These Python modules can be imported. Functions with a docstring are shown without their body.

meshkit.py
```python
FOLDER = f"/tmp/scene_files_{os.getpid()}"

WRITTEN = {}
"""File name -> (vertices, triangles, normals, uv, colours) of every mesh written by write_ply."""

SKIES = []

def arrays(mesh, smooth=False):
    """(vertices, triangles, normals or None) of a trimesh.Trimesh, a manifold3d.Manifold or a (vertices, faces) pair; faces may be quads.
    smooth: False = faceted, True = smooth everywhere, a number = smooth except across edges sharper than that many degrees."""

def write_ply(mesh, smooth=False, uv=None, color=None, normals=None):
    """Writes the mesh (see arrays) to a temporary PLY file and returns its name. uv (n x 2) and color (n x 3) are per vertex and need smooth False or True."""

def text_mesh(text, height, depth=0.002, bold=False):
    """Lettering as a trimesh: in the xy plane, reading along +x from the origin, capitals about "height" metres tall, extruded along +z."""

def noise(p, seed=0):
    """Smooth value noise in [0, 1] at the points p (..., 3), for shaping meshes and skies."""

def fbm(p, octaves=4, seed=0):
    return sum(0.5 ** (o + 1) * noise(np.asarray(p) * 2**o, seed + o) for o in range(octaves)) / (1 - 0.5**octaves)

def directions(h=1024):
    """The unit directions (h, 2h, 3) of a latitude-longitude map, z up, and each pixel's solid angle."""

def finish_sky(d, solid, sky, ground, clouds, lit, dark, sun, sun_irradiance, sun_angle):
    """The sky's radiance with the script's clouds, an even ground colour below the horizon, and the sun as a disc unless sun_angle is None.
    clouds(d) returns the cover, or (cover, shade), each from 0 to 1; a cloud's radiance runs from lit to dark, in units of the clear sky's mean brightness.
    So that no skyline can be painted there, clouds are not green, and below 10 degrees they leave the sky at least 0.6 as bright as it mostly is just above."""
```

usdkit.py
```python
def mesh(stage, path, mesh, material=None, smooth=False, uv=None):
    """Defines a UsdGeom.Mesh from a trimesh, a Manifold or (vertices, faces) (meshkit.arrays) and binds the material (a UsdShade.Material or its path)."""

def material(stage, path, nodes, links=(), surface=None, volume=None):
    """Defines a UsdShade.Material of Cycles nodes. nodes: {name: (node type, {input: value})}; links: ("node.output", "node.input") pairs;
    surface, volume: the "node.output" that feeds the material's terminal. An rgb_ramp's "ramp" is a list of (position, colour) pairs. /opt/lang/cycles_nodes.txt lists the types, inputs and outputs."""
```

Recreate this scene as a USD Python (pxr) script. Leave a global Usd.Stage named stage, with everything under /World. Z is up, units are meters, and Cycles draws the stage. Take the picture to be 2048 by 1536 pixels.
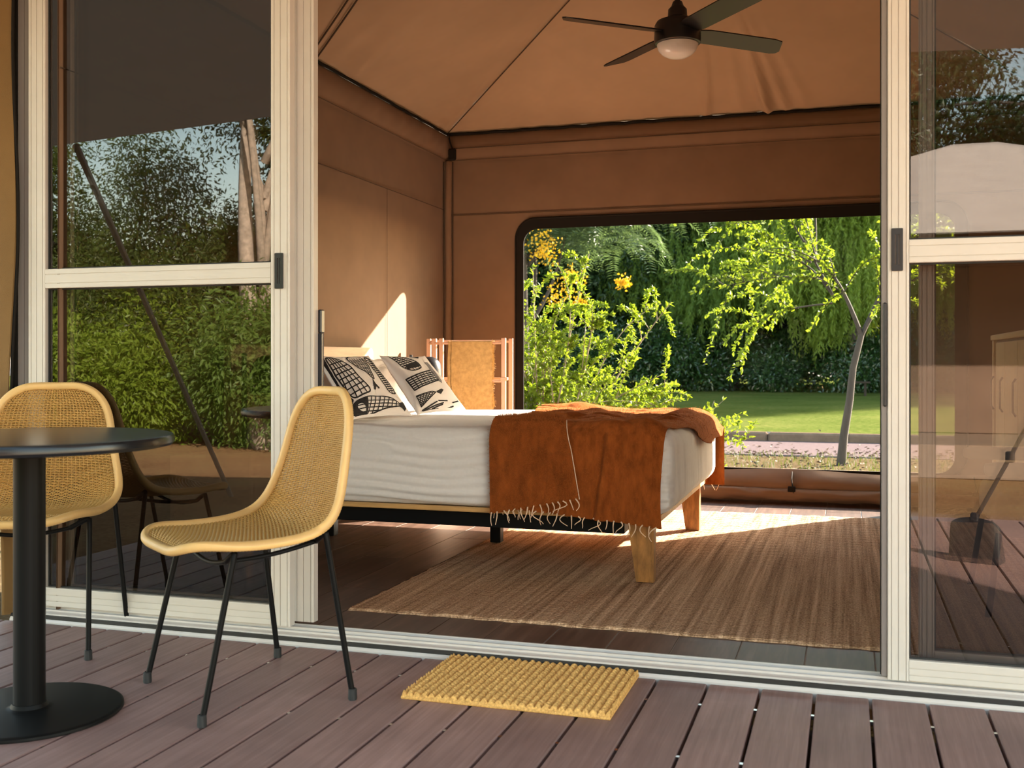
import math, random
import numpy as np, trimesh, usdkit
from meshkit import noise, fbm
import shapely.geometry as sg
from shapely import affinity
from shapely.ops import unary_union
from pxr import Usd, UsdGeom, UsdLux, UsdShade, Gf, Sdf, Vt

stage = Usd.Stage.CreateInMemory()
UsdGeom.SetStageUpAxis(stage, 'Z'); UsdGeom.SetStageMetersPerUnit(stage, 1.0)
UsdGeom.Xform.Define(stage, '/World'); UsdGeom.Scope.Define(stage, '/World/Looks')
rng = np.random.default_rng(11)
PI = math.pi
def st(*a): return np.stack(np.broadcast_arrays(*a), -1)

# ------------------------------------------------------------------ camera, sky, sun, exposure
YAW = math.degrees(math.atan2(671, 2124))
CAM_H = 0.93
cam = UsdGeom.Camera.Define(stage, '/World/camera')
cam.AddTranslateOp().Set(Gf.Vec3d(0, 0, CAM_H)); cam.AddRotateXYZOp().Set(Gf.Vec3f(90, 0, YAW))
cam.CreateHorizontalApertureAttr(36.0); cam.CreateVerticalApertureAttr(27.0)
cam.CreateFocalLengthAttr(2124 / 2048 * 36)
cam.CreateVerticalApertureOffsetAttr(-48 / 2048 * 36)
cam.CreateFStopAttr(5.6); cam.CreateFocusDistanceAttr(4.7)
cam.CreateExposureAttr(0.5)

SUN_EL, SUN_DIR = 25.0, np.array([0.633, 0.774])
sun = UsdLux.DistantLight.Define(stage, '/World/sun')
sun.CreateAngleAttr(0.6); sun.CreateNormalizeAttr(True); sun.CreateIntensityAttr(7.5); sun.CreateColorAttr(Gf.Vec3f(1.0, 0.87, 0.71))
sun.AddRotateXYZOp().Set(Gf.Vec3f(90 - SUN_EL, 0, math.degrees(math.atan2(SUN_DIR[1], SUN_DIR[0])) + 90))
sky_mat = usdkit.material(stage, '/World/Looks/sky', {
    's': ('sky_texture', {'sky_type': 'multiple_scattering', 'sun_disc': False, 'sun_elevation': math.radians(SUN_EL),
                          'sun_rotation': math.atan2(SUN_DIR[0], SUN_DIR[1]), 'aerosol_density': 1.4}),
    'w': ('mix_color', {'blend_type': 'multiply', 'fac': 1.0, 'use_clamp': False, 'b': (1.24, .92, .60)}), 'b': ('background_shader', {'strength': 0.42})}, [('s.color', 'w.a'), ('w.result', 'b.color')], surface='b.background')
dome = UsdLux.DomeLight.Define(stage, '/World/sky_dome')
dome.CreateIntensityAttr(1.0)
UsdShade.MaterialBindingAPI.Apply(dome.GetPrim()).Bind(sky_mat)

# ------------------------------------------------------------------ helpers
used = {}
def numbered(parent, name):
    k = used.get((parent, name), 0); used[(parent, name)] = k + 1
    return name if k == 0 else f'{name}_{k:03d}'
def data(prim, label=None, cat=None, group=None, kind=None):
    for k, v in (('label', label), ('category', cat), ('group', group), ('kind', kind)):
        if v: prim.SetCustomDataByKey(k, v)
    return prim
def thing(name, label, cat, loc=(0, 0, 0), rotz=0, group=None, kind=None):
    x = UsdGeom.Xform.Define(stage, '/World/' + numbered('/World', name))
    x.AddTranslateOp().Set(Gf.Vec3d(*map(float, loc))); x.AddRotateZOp().Set(float(rotz))
    return data(x.GetPrim(), label, cat, group, kind)
def path_of(parent): return '/World' if parent is None else str(parent.GetPath())
def obj(name, mesh, mat, parent=None, smooth=False, label=None, cat=None, group=None, kind=None):
    pp = path_of(parent)
    m = usdkit.mesh(stage, f'{pp}/{numbered(pp, name)}', mesh, MATS[mat] if isinstance(mat, str) else mat, smooth=smooth)
    return data(m.GetPrim(), label, cat, group, kind)
def copy_of(root, label, loc, rotz=0, group=None):
    was = root.GetCustomData(); name = root.GetName()
    x = UsdGeom.Xform.Define(stage, '/World/' + numbered('/World', name))
    p = x.GetPrim(); p.GetReferences().AddInternalReference(root.GetPath()); p.SetInstanceable(True)
    x.ClearXformOpOrder()
    x.AddTranslateOp().Set(Gf.Vec3d(*map(float, loc))); x.AddRotateZOp().Set(float(rotz))
    return data(p, label, was['category'], group or was.get('group'))
def instancer(name, parent, protos, mat, pos, quat, scale, kind='stuff'):
    pp = path_of(parent); path = f'{pp}/{numbered(pp, name)}'
    pi = UsdGeom.PointInstancer.Define(stage, path)
    targets = []
    for i, pm in enumerate(protos):
        nm = 'leaf_cluster' if i == 0 else f'leaf_cluster_{i:03d}'
        usdkit.mesh(stage, f'{path}/{nm}', pm, MATS[mat]); targets.append(Sdf.Path(f'{path}/{nm}'))
    pi.CreatePrototypesRel().SetTargets(targets)
    n = len(pos)
    pi.CreateProtoIndicesAttr(Vt.IntArray.FromNumpy((np.arange(n) % len(protos)).astype(np.int32)))
    pi.CreatePositionsAttr(Vt.Vec3fArray.FromNumpy(np.asarray(pos, np.float32)))
    pi.CreateOrientationsAttr(Vt.QuathArray([Gf.Quath(float(q[0]), float(q[1]), float(q[2]), float(q[3])) for q in quat]))
    pi.CreateScalesAttr(Vt.Vec3fArray.FromNumpy(np.repeat(np.asarray(scale, np.float32)[:, None], 3, 1)))
    return data(pi.GetPrim(), kind=kind)
cat_ = trimesh.util.concatenate
def box(lo, hi, bevel=0.0):
    lo, hi = np.minimum(lo, hi).astype(float), np.maximum(lo, hi).astype(float)
    if not bevel:
        b = trimesh.creation.box(hi - lo); b.apply_translation((lo + hi) / 2); return b
    bv = min(bevel, (hi - lo).min() * .45); pts = []
    for k in range(3):
        e = np.full(3, bv); e[k] = 0
        for s in np.ndindex(2, 2, 2):
            s = np.array(s); pts.append(np.where(s, hi - e, lo + e))
    return trimesh.convex.convex_hull(np.array(pts))
def grid(P, close_u=False, close_v=False, flip=False):
    P = np.asarray(P, float); n, m = P.shape[:2]
    i = np.arange(n if close_u else n - 1)[:, None]; j = np.arange(m if close_v else m - 1)[None]
    a = i * m + j; b = ((i + 1) % n) * m + j; c = ((i + 1) % n) * m + (j + 1) % m; d = i * m + (j + 1) % m
    q = np.stack([x + 0 * a for x in (a, b, c, d)], -1).reshape(-1, 4)
    if flip: q = q[:, ::-1]
    f = np.vstack([q[:, [0, 1, 2]], q[:, [0, 2, 3]]])
    return trimesh.Trimesh(P.reshape(-1, 3), f, process=False)
def tube(pts, r, sides=8, closed=False, caps=True, flat=None):
    p = np.asarray(pts, float); n = len(p); r = np.broadcast_to(np.asarray(r, float), (n,))
    if closed: t = np.roll(p, -1, 0) - np.roll(p, 1, 0)
    else: t = np.gradient(p, axis=0)
    t /= np.maximum(np.linalg.norm(t, axis=1, keepdims=True), 1e-12)
    ref = np.array([0, 0, 1.0]) if abs(t[0, 2]) < .9 else np.array([1.0, 0, 0])
    u = np.zeros_like(p); x = ref - t[0] * (ref @ t[0]); u[0] = x / np.linalg.norm(x)
    for k in range(1, n):
        x = u[k - 1] - t[k] * (u[k - 1] @ t[k]); u[k] = x / max(np.linalg.norm(x), 1e-12)
    if closed:
        x = u[-1] - t[0] * (u[-1] @ t[0]); x /= np.linalg.norm(x)
        ang = math.atan2(np.cross(u[0], x) @ t[0], u[0] @ x)
        a = -ang * np.arange(n) / n; w = np.cross(t, u); u = u * np.cos(a)[:, None] + w * np.sin(a)[:, None]
    v = np.cross(t, u); a = np.arange(sides) / sides * 2 * PI
    ring = p[:, None] + r[:, None, None] * (u[:, None] * np.cos(a)[None, :, None] + v[:, None] * np.sin(a)[None, :, None] * (flat or 1))
    g = grid(ring, close_u=closed, close_v=True, flip=True)
    if closed or not caps: return g
    V = np.vstack([g.vertices, p[0], p[-1]]); k0, k1 = len(V) - 2, len(V) - 1
    j = np.arange(sides); jn = (j + 1) % sides; o = (n - 1) * sides
    F = np.vstack([g.faces, np.stack([np.full(sides, k0), jn, j], 1), np.stack([np.full(sides, k1), o + j, o + jn], 1)])
    return trimesh.Trimesh(V, F, process=False)
def lathe(prof, n=48, at=(0, 0, 0)):
    prof = np.asarray(prof, float); a = np.arange(n) / n * 2 * PI
    P = st(prof[:, 0][:, None] * np.cos(a), prof[:, 0][:, None] * np.sin(a), prof[:, 1][:, None] + 0 * a) + np.asarray(at, float)
    return grid(P, close_v=True, flip=True)
def rbox(size, r, n, centre=(0, 0, 0), disp=None):
    """A rounded box of an even grid, the sides n[k] cells; disp(points, normals) -> distance along the normal."""
    size = np.asarray(size, float); V, Fs, off = [], [], 0
    for k in range(3):
        a, b = (k + 1) % 3, (k + 2) % 3
        for s in (-1, 1):
            ga, gb = np.linspace(-1, 1, n[a] + 1), np.linspace(-1, 1, n[b] + 1)
            P = np.zeros((len(ga), len(gb), 3)); P[..., k] = s; P[..., a] = ga[:, None]; P[..., b] = gb[None]
            g = grid(P, flip=s < 0); V.append(g.vertices); Fs.append(g.faces + off); off += len(g.vertices)
    m = trimesh.Trimesh(np.vstack(V) * size / 2, np.vstack(Fs), process=False); m.merge_vertices()
    p = m.vertices; q = np.clip(p, -(size / 2 - r), size / 2 - r); d = p - q; L = np.linalg.norm(d, axis=1, keepdims=True)
    N = d / np.maximum(L, 1e-9); p = q + N * r
    if disp is not None: p = p + N * disp(p, N)[:, None]
    return trimesh.Trimesh(p + np.asarray(centre, float), m.faces, process=False)
def extrude(poly, h, z0=0.0):
    geoms = getattr(poly, 'geoms', [poly])
    m = cat_([trimesh.creation.extrude_polygon(g, h, engine='earcut') for g in geoms if g.area > 1e-9]); m.apply_translation((0, 0, z0)); return m
def to_frame(m, o, x, y):
    """Puts a mesh made in (x, y, z) onto the frame with origin o and axes x, y, x cross y."""
    x, y = np.asarray(x, float), np.asarray(y, float); z = np.cross(x, y)
    m = m.copy(); m.vertices = np.asarray(o, float) + m.vertices @ np.stack([x, y, z]); return m
def quats(n, r, tilt=1.0):
    """Random turns about z with some tilt."""
    yaw, tl, az = r.uniform(0, 2 * PI, n), r.normal(0, tilt, n), r.uniform(0, 2 * PI, n)
    qz = np.stack([np.cos(yaw / 2), 0 * yaw, 0 * yaw, np.sin(yaw / 2)], 1)
    qt = np.stack([np.cos(tl / 2), np.sin(tl / 2) * np.cos(az), np.sin(tl / 2) * np.sin(az), 0 * tl], 1)
    w1, x1, y1, z1 = qt.T; w2, x2, y2, z2 = qz.T
    return np.stack([w1*w2-x1*x2-y1*y2-z1*z2, w1*x2+x1*w2+y1*z2-z1*y2, w1*y2-x1*z2+y1*w2+z1*x2, w1*z2+x1*y2-y1*x2+z1*w2], 1)
def leaves(p, d, nrm, L, W, fold=.25):
    """Leaves as folded diamonds: p bases, d directions, nrm face normals."""
    p, d, nrm = (np.asarray(x, float) for x in (p, d, nrm)); L, W = np.broadcast_to(L, len(p))[:, None], np.broadcast_to(W, len(p))[:, None]
    d = d / np.linalg.norm(d, axis=1, keepdims=True); s = np.cross(d, nrm); s /= np.maximum(np.linalg.norm(s, axis=1, keepdims=True), 1e-9); up = np.cross(s, d)
    V = np.stack([p, p + d * L * .45 + s * W / 2 + up * W * fold, p + d * L, p + d * L * .45 - s * W / 2 + up * W * fold], 1).reshape(-1, 3)
    k = np.arange(len(p))[:, None] * 4
    return trimesh.Trimesh(V, np.vstack([k + [0, 1, 2], k + [0, 2, 3]]), process=False)
def unit(v): v = np.asarray(v, float); return v / np.maximum(np.linalg.norm(v, axis=-1, keepdims=True), 1e-9)

# ------------------------------------------------------------------ materials
MATS = {}
def mat(name, nodes, links, surface): MATS[name] = usdkit.material(stage, '/World/Looks/' + name, nodes, links, surface=surface)
def plain(name, col, rough=.5, metal=0, noise_scale=0, vary=.15, bump=0, bump_scale=200, stretch=(1, 1, 1), sheen=0, spec=.5, **more):
    nodes = {'p': ('principled_bsdf', {'base_color': col, 'roughness': rough, 'metallic': metal, 'sheen_weight': sheen, 'specular_ior_level': spec, **more})}; links = []
    if noise_scale or bump:
        nodes['tc'] = ('texture_coordinate', {}); nodes['mp'] = ('mapping', {'scale': stretch}); links.append(('tc.object', 'mp.vector'))
    if noise_scale:
        c = np.array(col)
        nodes['n'] = ('noise_texture', {'scale': noise_scale, 'detail': 5.0, 'roughness': .6})
        nodes['r'] = ('rgb_ramp', {'ramp': [(.28, tuple(c * (1 - vary))), (.72, tuple(np.minimum(c * (1 + vary), 1)))]})
        links += [('mp.vector', 'n.vector'), ('n.fac', 'r.fac'), ('r.color', 'p.base_color')]
    if bump:
        nodes['bn'] = ('noise_texture', {'scale': bump_scale, 'detail': 3.0}); nodes['b'] = ('bump', {'strength': bump, 'distance': .002})
        links += [('mp.vector', 'bn.vector'), ('bn.fac', 'b.height'), ('b.normal', 'p.normal')]
    mat(name, nodes, links, 'p.BSDF')
def leafy(name, ramp, trans=.45, rough=.45, tcol=None, spec=.4):
    """Foliage: a colour per leaf, part of the light let through."""
    tr = tcol or [(a, tuple(min(1, x * y) for x, y in zip(c, (1.25, 1.2, .55)))) for a, c in ramp]
    mat(name, {'g': ('geometry', {}), 'r': ('rgb_ramp', {'ramp': ramp}), 'rt': ('rgb_ramp', {'ramp': tr}), 'p': ('principled_bsdf', {'roughness': rough, 'specular_ior_level': spec}),
               't': ('translucent_bsdf', {}), 'm': ('mix_closure', {'fac': trans})},
        [('g.random_per_island', 'r.fac'), ('g.random_per_island', 'rt.fac'), ('r.color', 'p.base_color'), ('rt.color', 't.color'), ('p.BSDF', 'm.closure1'), ('t.BSDF', 'm.closure2')], 'm.closure')
def fabric(name, col, trans=0.0, tcol=None, weave=900.0, vary=.1, scale=3.0, bump=.25):
    c = np.array(col)
    nodes = {'tc': ('texture_coordinate', {}), 'n': ('noise_texture', {'scale': scale, 'detail': 6.0, 'roughness': .65}), 'r': ('rgb_ramp', {'ramp': [(.3, tuple(c * (1 - vary))), (.7, tuple(c * (1 + vary)))]}),
             'w': ('noise_texture', {'scale': weave, 'detail': 1.0}), 'b': ('bump', {'strength': bump, 'distance': .001}),
             'p': ('principled_bsdf', {'roughness': .85, 'specular_ior_level': .2, 'sheen_weight': .1})}
    links = [('tc.object', 'n.vector'), ('n.fac', 'r.fac'), ('r.color', 'p.base_color'), ('tc.object', 'w.vector'), ('w.fac', 'b.height'), ('b.normal', 'p.normal')]
    if trans:
        nodes['t'] = ('translucent_bsdf', {'color': tcol or col}); nodes['m'] = ('mix_closure', {'fac': trans}); links += [('p.BSDF', 'm.closure1'), ('t.BSDF', 'm.closure2')]
    mat(name, nodes, links, 'm.closure' if trans else 'p.BSDF')
def pane(name, tint, ior, rough=0.0, gcol=(1, 1, 1)):
    mat(name, {'ge': ('geometry', {}), 'iv': ('math', {'math_type': 'subtract', 'value1': 1.0}), 'mu': ('math', {'math_type': 'multiply'}), 'f': ('fresnel', {'IOR': ior}), 't': ('transparent_bsdf', {'color': tint}), 'g': ('glossy_bsdf', {'color': gcol, 'roughness': rough}), 'm': ('mix_closure', {})},
        [('ge.backfacing', 'iv.value2'), ('iv.value', 'mu.value1'), ('f.fac', 'mu.value2'), ('mu.value', 'm.fac'), ('t.BSDF', 'm.closure1'), ('g.BSDF', 'm.closure2')], 'm.closure')
def planks(name, cols, stretch, scale, rough, bump=.3, grain_scale=1.0, fleck=.0):
    """Boards with a tone of their own each and grain along them."""
    mat(name, {'oi': ('object_info', {}), 'tc': ('texture_coordinate', {}), 'off': ('vector_math', {'math_type': 'multiply_add', 'vector2': (37.0, 91.0, 13.0)}), 'mp': ('mapping', {'scale': stretch}),
               'n': ('noise_texture', {'scale': scale, 'detail': 7.0, 'roughness': .65, 'distortion': .4}), 'r': ('rgb_ramp', {'ramp': cols}), 'g': ('noise_texture', {'scale': 2.3, 'detail': 5.0, 'roughness': .6}),
               'gr': ('rgb_ramp', {'ramp': [(.3, (.80, .79, .80)), (.62, (1.08, 1.07, 1.07)), (.76, (1.35, 1.34, 1.34))]}), 'mx': ('mix_color', {'blend_type': 'multiply', 'fac': 1.0, 'use_clamp': False}),
               'hv': ('map_range', {'from_min': 0.0, 'from_max': 1.0, 'to_min': .82, 'to_max': 1.18}), 'hs': ('hsv', {}),
               'b': ('bump', {'strength': bump, 'distance': .0015}), 'p': ('principled_bsdf', {'roughness': rough})},
        [('tc.object', 'off.vector3'), ('oi.random', 'off.vector1'), ('off.vector', 'mp.vector'), ('mp.vector', 'n.vector'), ('n.fac', 'r.fac'), ('off.vector', 'g.vector'), ('g.fac', 'gr.fac'),
         ('r.color', 'mx.a'), ('gr.color', 'mx.b'), ('mx.result', 'hs.color'), ('oi.random', 'hv.value'), ('hv.result', 'hs.value'), ('hs.color', 'p.base_color'), ('n.fac', 'b.height'), ('b.normal', 'p.normal')], 'p.BSDF')

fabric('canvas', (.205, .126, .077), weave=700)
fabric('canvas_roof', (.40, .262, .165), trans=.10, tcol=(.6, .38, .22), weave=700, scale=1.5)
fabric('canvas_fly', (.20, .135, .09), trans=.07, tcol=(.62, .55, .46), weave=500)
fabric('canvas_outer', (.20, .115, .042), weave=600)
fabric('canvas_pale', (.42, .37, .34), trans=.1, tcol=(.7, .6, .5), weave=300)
plain('seam', (.07, .042, .025), .9)
plain('black_web', (.016, .014, .012), .85, spec=.1)
plain('black_metal', (.006, .006, .006), .42, spec=.12, bump=.05, bump_scale=500)
plain('black_satin', (.016, .016, .02), .3)
plain('table_black', (.008, .009, .011), .22, bump=.03, bump_scale=900)
plain('aluminium', (.62, .575, .52), .42, noise_scale=5, vary=.03)
plain('track_metal', (.62, .58, .555), .38, metal=.15, noise_scale=9, vary=.04)
plain('grey_metal', (.24, .21, .20), .45)
plain('rubber', (.02, .02, .02), .8)
plain('slot_dark', (.02, .018, .017), .6)
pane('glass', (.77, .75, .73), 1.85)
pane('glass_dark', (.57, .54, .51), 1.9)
pane('clear_vinyl', (.97, .97, .965), 1.08)
planks('deck_board', [(.2, (.20, .120, .106)), (.5, (.275, .168, .150)), (.8, (.36, .23, .205))], (26, .9, 26), 3.0, .52, bump=.35)
planks('floor_plank', [(.25, (.05, .025, .016)), (.5, (.092, .050, .034)), (.75, (.16, .098, .07))], (14, 1.1, 14), 2.2, .46, bump=.12)
plain('grout', (.36, .31, .27), .8)
plain('joist', (.03, .025, .022), .8)
mat('rattan', {'g': ('geometry', {}), 'r': ('rgb_ramp', {'ramp': [(0, (.54, .31, .085)), (.5, (.76, .455, .14)), (1, (.88, .57, .21))]}), 'p': ('principled_bsdf', {'roughness': .5})},
    [('g.random_per_island', 'r.fac'), ('r.color', 'p.base_color')], 'p.BSDF')
plain('rattan_rim', (.72, .45, .17), .48, noise_scale=6, vary=.12)
plain('coir', (.82, .415, .135), .95, noise_scale=160, vary=.45, bump=.8, bump_scale=420, spec=.1)
plain('timber', (.36, .16, .042), .42, noise_scale=4.5, vary=.5, stretch=(9, 14, 2.5), bump=.1, bump_scale=60)
plain('timber_rail', (.55, .32, .12), .45, noise_scale=5, vary=.25, stretch=(.8, 9, 9))
plain('headboard_wood', (.66, .42, .28), .5, noise_scale=4, vary=.18, stretch=(6, .9, 9), bump=.08, bump_scale=40)
plain('rack_wood', (.47, .27, .175), .5, noise_scale=6, vary=.1, stretch=(9, 9, .8))
plain('cabinet_wood', (.50, .42, .24), .5, noise_scale=3, vary=.12, stretch=(6, 6, .8))
plain('cabinet_dark', (.10, .075, .05), .6)
plain('linen_white', (.80, .765, .735), .9, noise_scale=60, vary=.03, bump=.25, bump_scale=260, sheen=.15, spec=.15)
plain('linen_pillow', (.76, .70, .665), .9, noise_scale=30, vary=.04, bump=.2, bump_scale=200, spec=.15)
plain('cushion_cloth', (.76, .71, .69), .9, bump=.25, bump_scale=300, spec=.15)
plain('print_ink', (.022, .020, .022), .85, spec=.1)
plain('print_grey', (.20, .19, .20), .85, spec=.1)
plain('towel', (.40, .25, .095), .95, noise_scale=40, vary=.22, bump=.8, bump_scale=160, sheen=.3, spec=.05)
plain('throw', (.26, .066, .013), .95, noise_scale=30, vary=.38, bump=.7, bump_scale=130, sheen=.25, spec=.05, sheen_tint=(.9, .4, .15), stretch=(1, 1, .4))
plain('throw_fuzz', (.42, .13, .03), .9, spec=.1)
plain('tassel', (.82, .58, .40), .9)
plain('grey_felt', (.16, .15, .15), .95)
plain('lamp_glass', (.92, .88, .87), .18, subsurface_weight=.0)
plain('chrome', (.7, .68, .66), .2, metal=1)
plain('bark', (.04, .030, .024), .9, noise_scale=14, vary=.4, stretch=(1, 1, .25), bump=.6, bump_scale=40)
plain('bark_pale', (.30, .235, .18), .9, noise_scale=14, vary=.35, bump=.4, bump_scale=50)
plain('kerb', (.12, .085, .065), .9, spec=0, noise_scale=8, vary=.18, bump=.4, bump_scale=60)
plain('road', (.13, .10, .105), .9, spec=0, noise_scale=25, vary=.15, bump=.4, bump_scale=120)
plain('strap', (.26, .23, .20), .6)
plain('bench_wood', (.03, .025, .02), .9, spec=0)
plain('neighbour_wall', (.15, .095, .065), .9, noise_scale=2, vary=.15)
plain('neighbour_deck', (.22, .155, .11), .8, noise_scale=5, vary=.12)
def ground_mat(name, ramp, s1, s2, bump=.6):
    mat(name, {'tc': ('texture_coordinate', {}), 'n': ('noise_texture', {'scale': s1, 'detail': 8.0, 'roughness': .7}), 'v': ('noise_texture', {'scale': s2, 'detail': 3.0}), 'ad': ('mix_float', {'fac': .45}),
               'r': ('rgb_ramp', {'ramp': ramp}), 'b': ('bump', {'strength': bump, 'distance': .03}), 'p': ('principled_bsdf', {'roughness': .95, 'specular_ior_level': .0})},
        [('tc.object', 'n.vector'), ('tc.object', 'v.vector'), ('n.fac', 'ad.a'), ('v.fac', 'ad.b'), ('ad.result', 'r.fac'), ('r.color', 'p.base_color'), ('v.fac', 'b.height'), ('b.normal', 'p.normal')], 'p.BSDF')
ground_mat('lawn', [(.3, (.040, .058, .012)), (.5, (.072, .092, .022)), (.7, (.125, .125, .04))], .35, 9.0)
ground_mat('verge', [(.3, (.065, .045, .024)), (.5, (.11, .08, .048)), (.7, (.085, .095, .03))], .8, 22.0)
ground_mat('mulch', [(.3, (.14, .07, .035)), (.5, (.25, .14, .07)), (.7, (.30, .22, .10))], .7, 26.0)
mat('litter', {'g': ('geometry', {}), 'r': ('rgb_ramp', {'ramp': [(0, (.08, .04, .015)), (.4, (.17, .10, .05)), (.75, (.28, .20, .12)), (1, (.11, .14, .03))]}), 'p': ('principled_bsdf', {'roughness': .8})},
    [('g.random_per_island', 'r.fac'), ('r.color', 'p.base_color')], 'p.BSDF')
leafy('leaf_lime', [(0, (.20, .28, .03)), (.5, (.36, .44, .05)), (.88, (.50, .52, .07)), (1, (.60, .48, .07))], .5)
leafy('leaf_willow', [(0, (.16, .25, .05)), (.5, (.30, .41, .09)), (1, (.50, .57, .17))], .6)
leafy('leaf_willow_bright', [(0, (.24, .33, .06)), (.5, (.44, .54, .12)), (1, (.68, .72, .26))], .6)
leafy('leaf_dark', [(0, (.02, .045, .012)), (.6, (.045, .085, .02)), (1, (.09, .13, .03))], .25)
leafy('leaf_wattle', [(0, (.10, .16, .11)), (.6, (.17, .24, .18)), (1, (.28, .35, .26))], .35)
leafy('leaf_mid', [(0, (.06, .085, .015)), (.45, (.27, .30, .05)), (1, (.72, .68, .20))], .4)
leafy('leaf_gloss', [(0, (.02, .05, .012)), (.7, (.05, .10, .025)), (1, (.12, .17, .05))], .15, rough=.25, spec=.8)
leafy('blossom', [(0, (.62, .38, .02)), (1, (.8, .58, .05))], .3)

# ------------------------------------------------------------------ measures of the place
XL, XR, YF, YB = -2.68, 1.15, 3.12, 6.95       # the inside of the tent
XC, YC, EAVE, ZF = -0.766, 5.02, 2.50, 0.04     # ridge point, eave, floor
SLOPE = 0.36
APEX = EAVE + SLOPE * (XC - XL)

# ------------------------------------------------------------------ ground
def flat(x0, x1, y0, y1, z, nx, ny, amp=0, sc=.6):
    X, Y = np.meshgrid(np.linspace(x0, x1, nx), np.linspace(y0, y1, ny), indexing='ij')
    Z = z + amp * (fbm(st(X * sc, Y * sc, 0 * X), 4) - .5)
    return grid(st(X, Y, Z))
def setting(name, mesh, m, label, cat, parent=None, smooth=False): return obj(name, mesh, m, parent, smooth, label, cat, None, 'structure')
setting('verge', flat(-40, 40, 3.0, 14.72, -.36, 100, 40, .05), 'verge', 'dry grass verge strewn with fallen leaves between tent and road', 'ground')
setting('mulch_bed', flat(-40, 40, -40, 3.0, -.38, 100, 60, .06), 'mulch', 'orange-brown mulch ground behind and beside the deck', 'ground')
setting('road', box((-60, 14.7, -.6), (60, 17.2, -.345)), 'road', 'pale grey-mauve road crossing behind the tent', 'road')
X = np.arange(-24, 24, 1.2)
kerb = thing('kerb', 'long low concrete kerb between road and lawn', 'kerb', kind='structure')
for x in X: obj('kerb_stone', box((x + .006, 17.2, -.5), (x + 1.194, 17.42, -.215 + .004 * math.sin(x * 5)), .03), 'kerb', kerb)
setting('lawn', flat(-60, 60, 17.4, 75, -.235, 140, 70, .12, .25), 'lawn', 'sunlit green lawn stretching from the kerb to the trees', 'lawn')
n = 5200
lx, ly = rng.uniform(-9, 6, n), rng.uniform(7.4, 14.6, n)
k = rng.uniform(size=n) < .25; ly[k] = 14.7 + rng.exponential(.55, k.sum()); ly = np.minimum(ly, 19)
lz = np.where(ly < 14.7, -.335, np.where(ly < 17.2, -.338, -.2))
th = rng.uniform(0, 2 * PI, n)
obj('leaf_litter', leaves(np.stack([lx, ly, lz], 1), np.stack([np.cos(th), np.sin(th), rng.normal(0, .25, n)], 1), np.stack([rng.normal(0, .4, n), rng.normal(0, .4, n), np.ones(n)], 1), rng.uniform(.04, .09, n), rng.uniform(.025, .05, n)),
    'litter', None, False, 'dry brown leaves scattered over verge and road edge', 'leaf litter', kind='stuff')
n = 9000
lx, ly = rng.uniform(-9, 6, n), rng.uniform(7.3, 14.6, n); th = rng.uniform(0, 2 * PI, n)
obj('verge_grass', leaves(np.stack([lx, ly, 0 * lx - .36], 1), np.stack([np.cos(th) * .5, np.sin(th) * .5, np.ones(n)], 1), np.stack([np.cos(th), np.sin(th), 0 * th], 1), rng.uniform(.06, .16, n), .008),
    'leaf_mid', None, False, 'sparse short grass tufts on the leafy verge', 'grass', kind='stuff')

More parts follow.
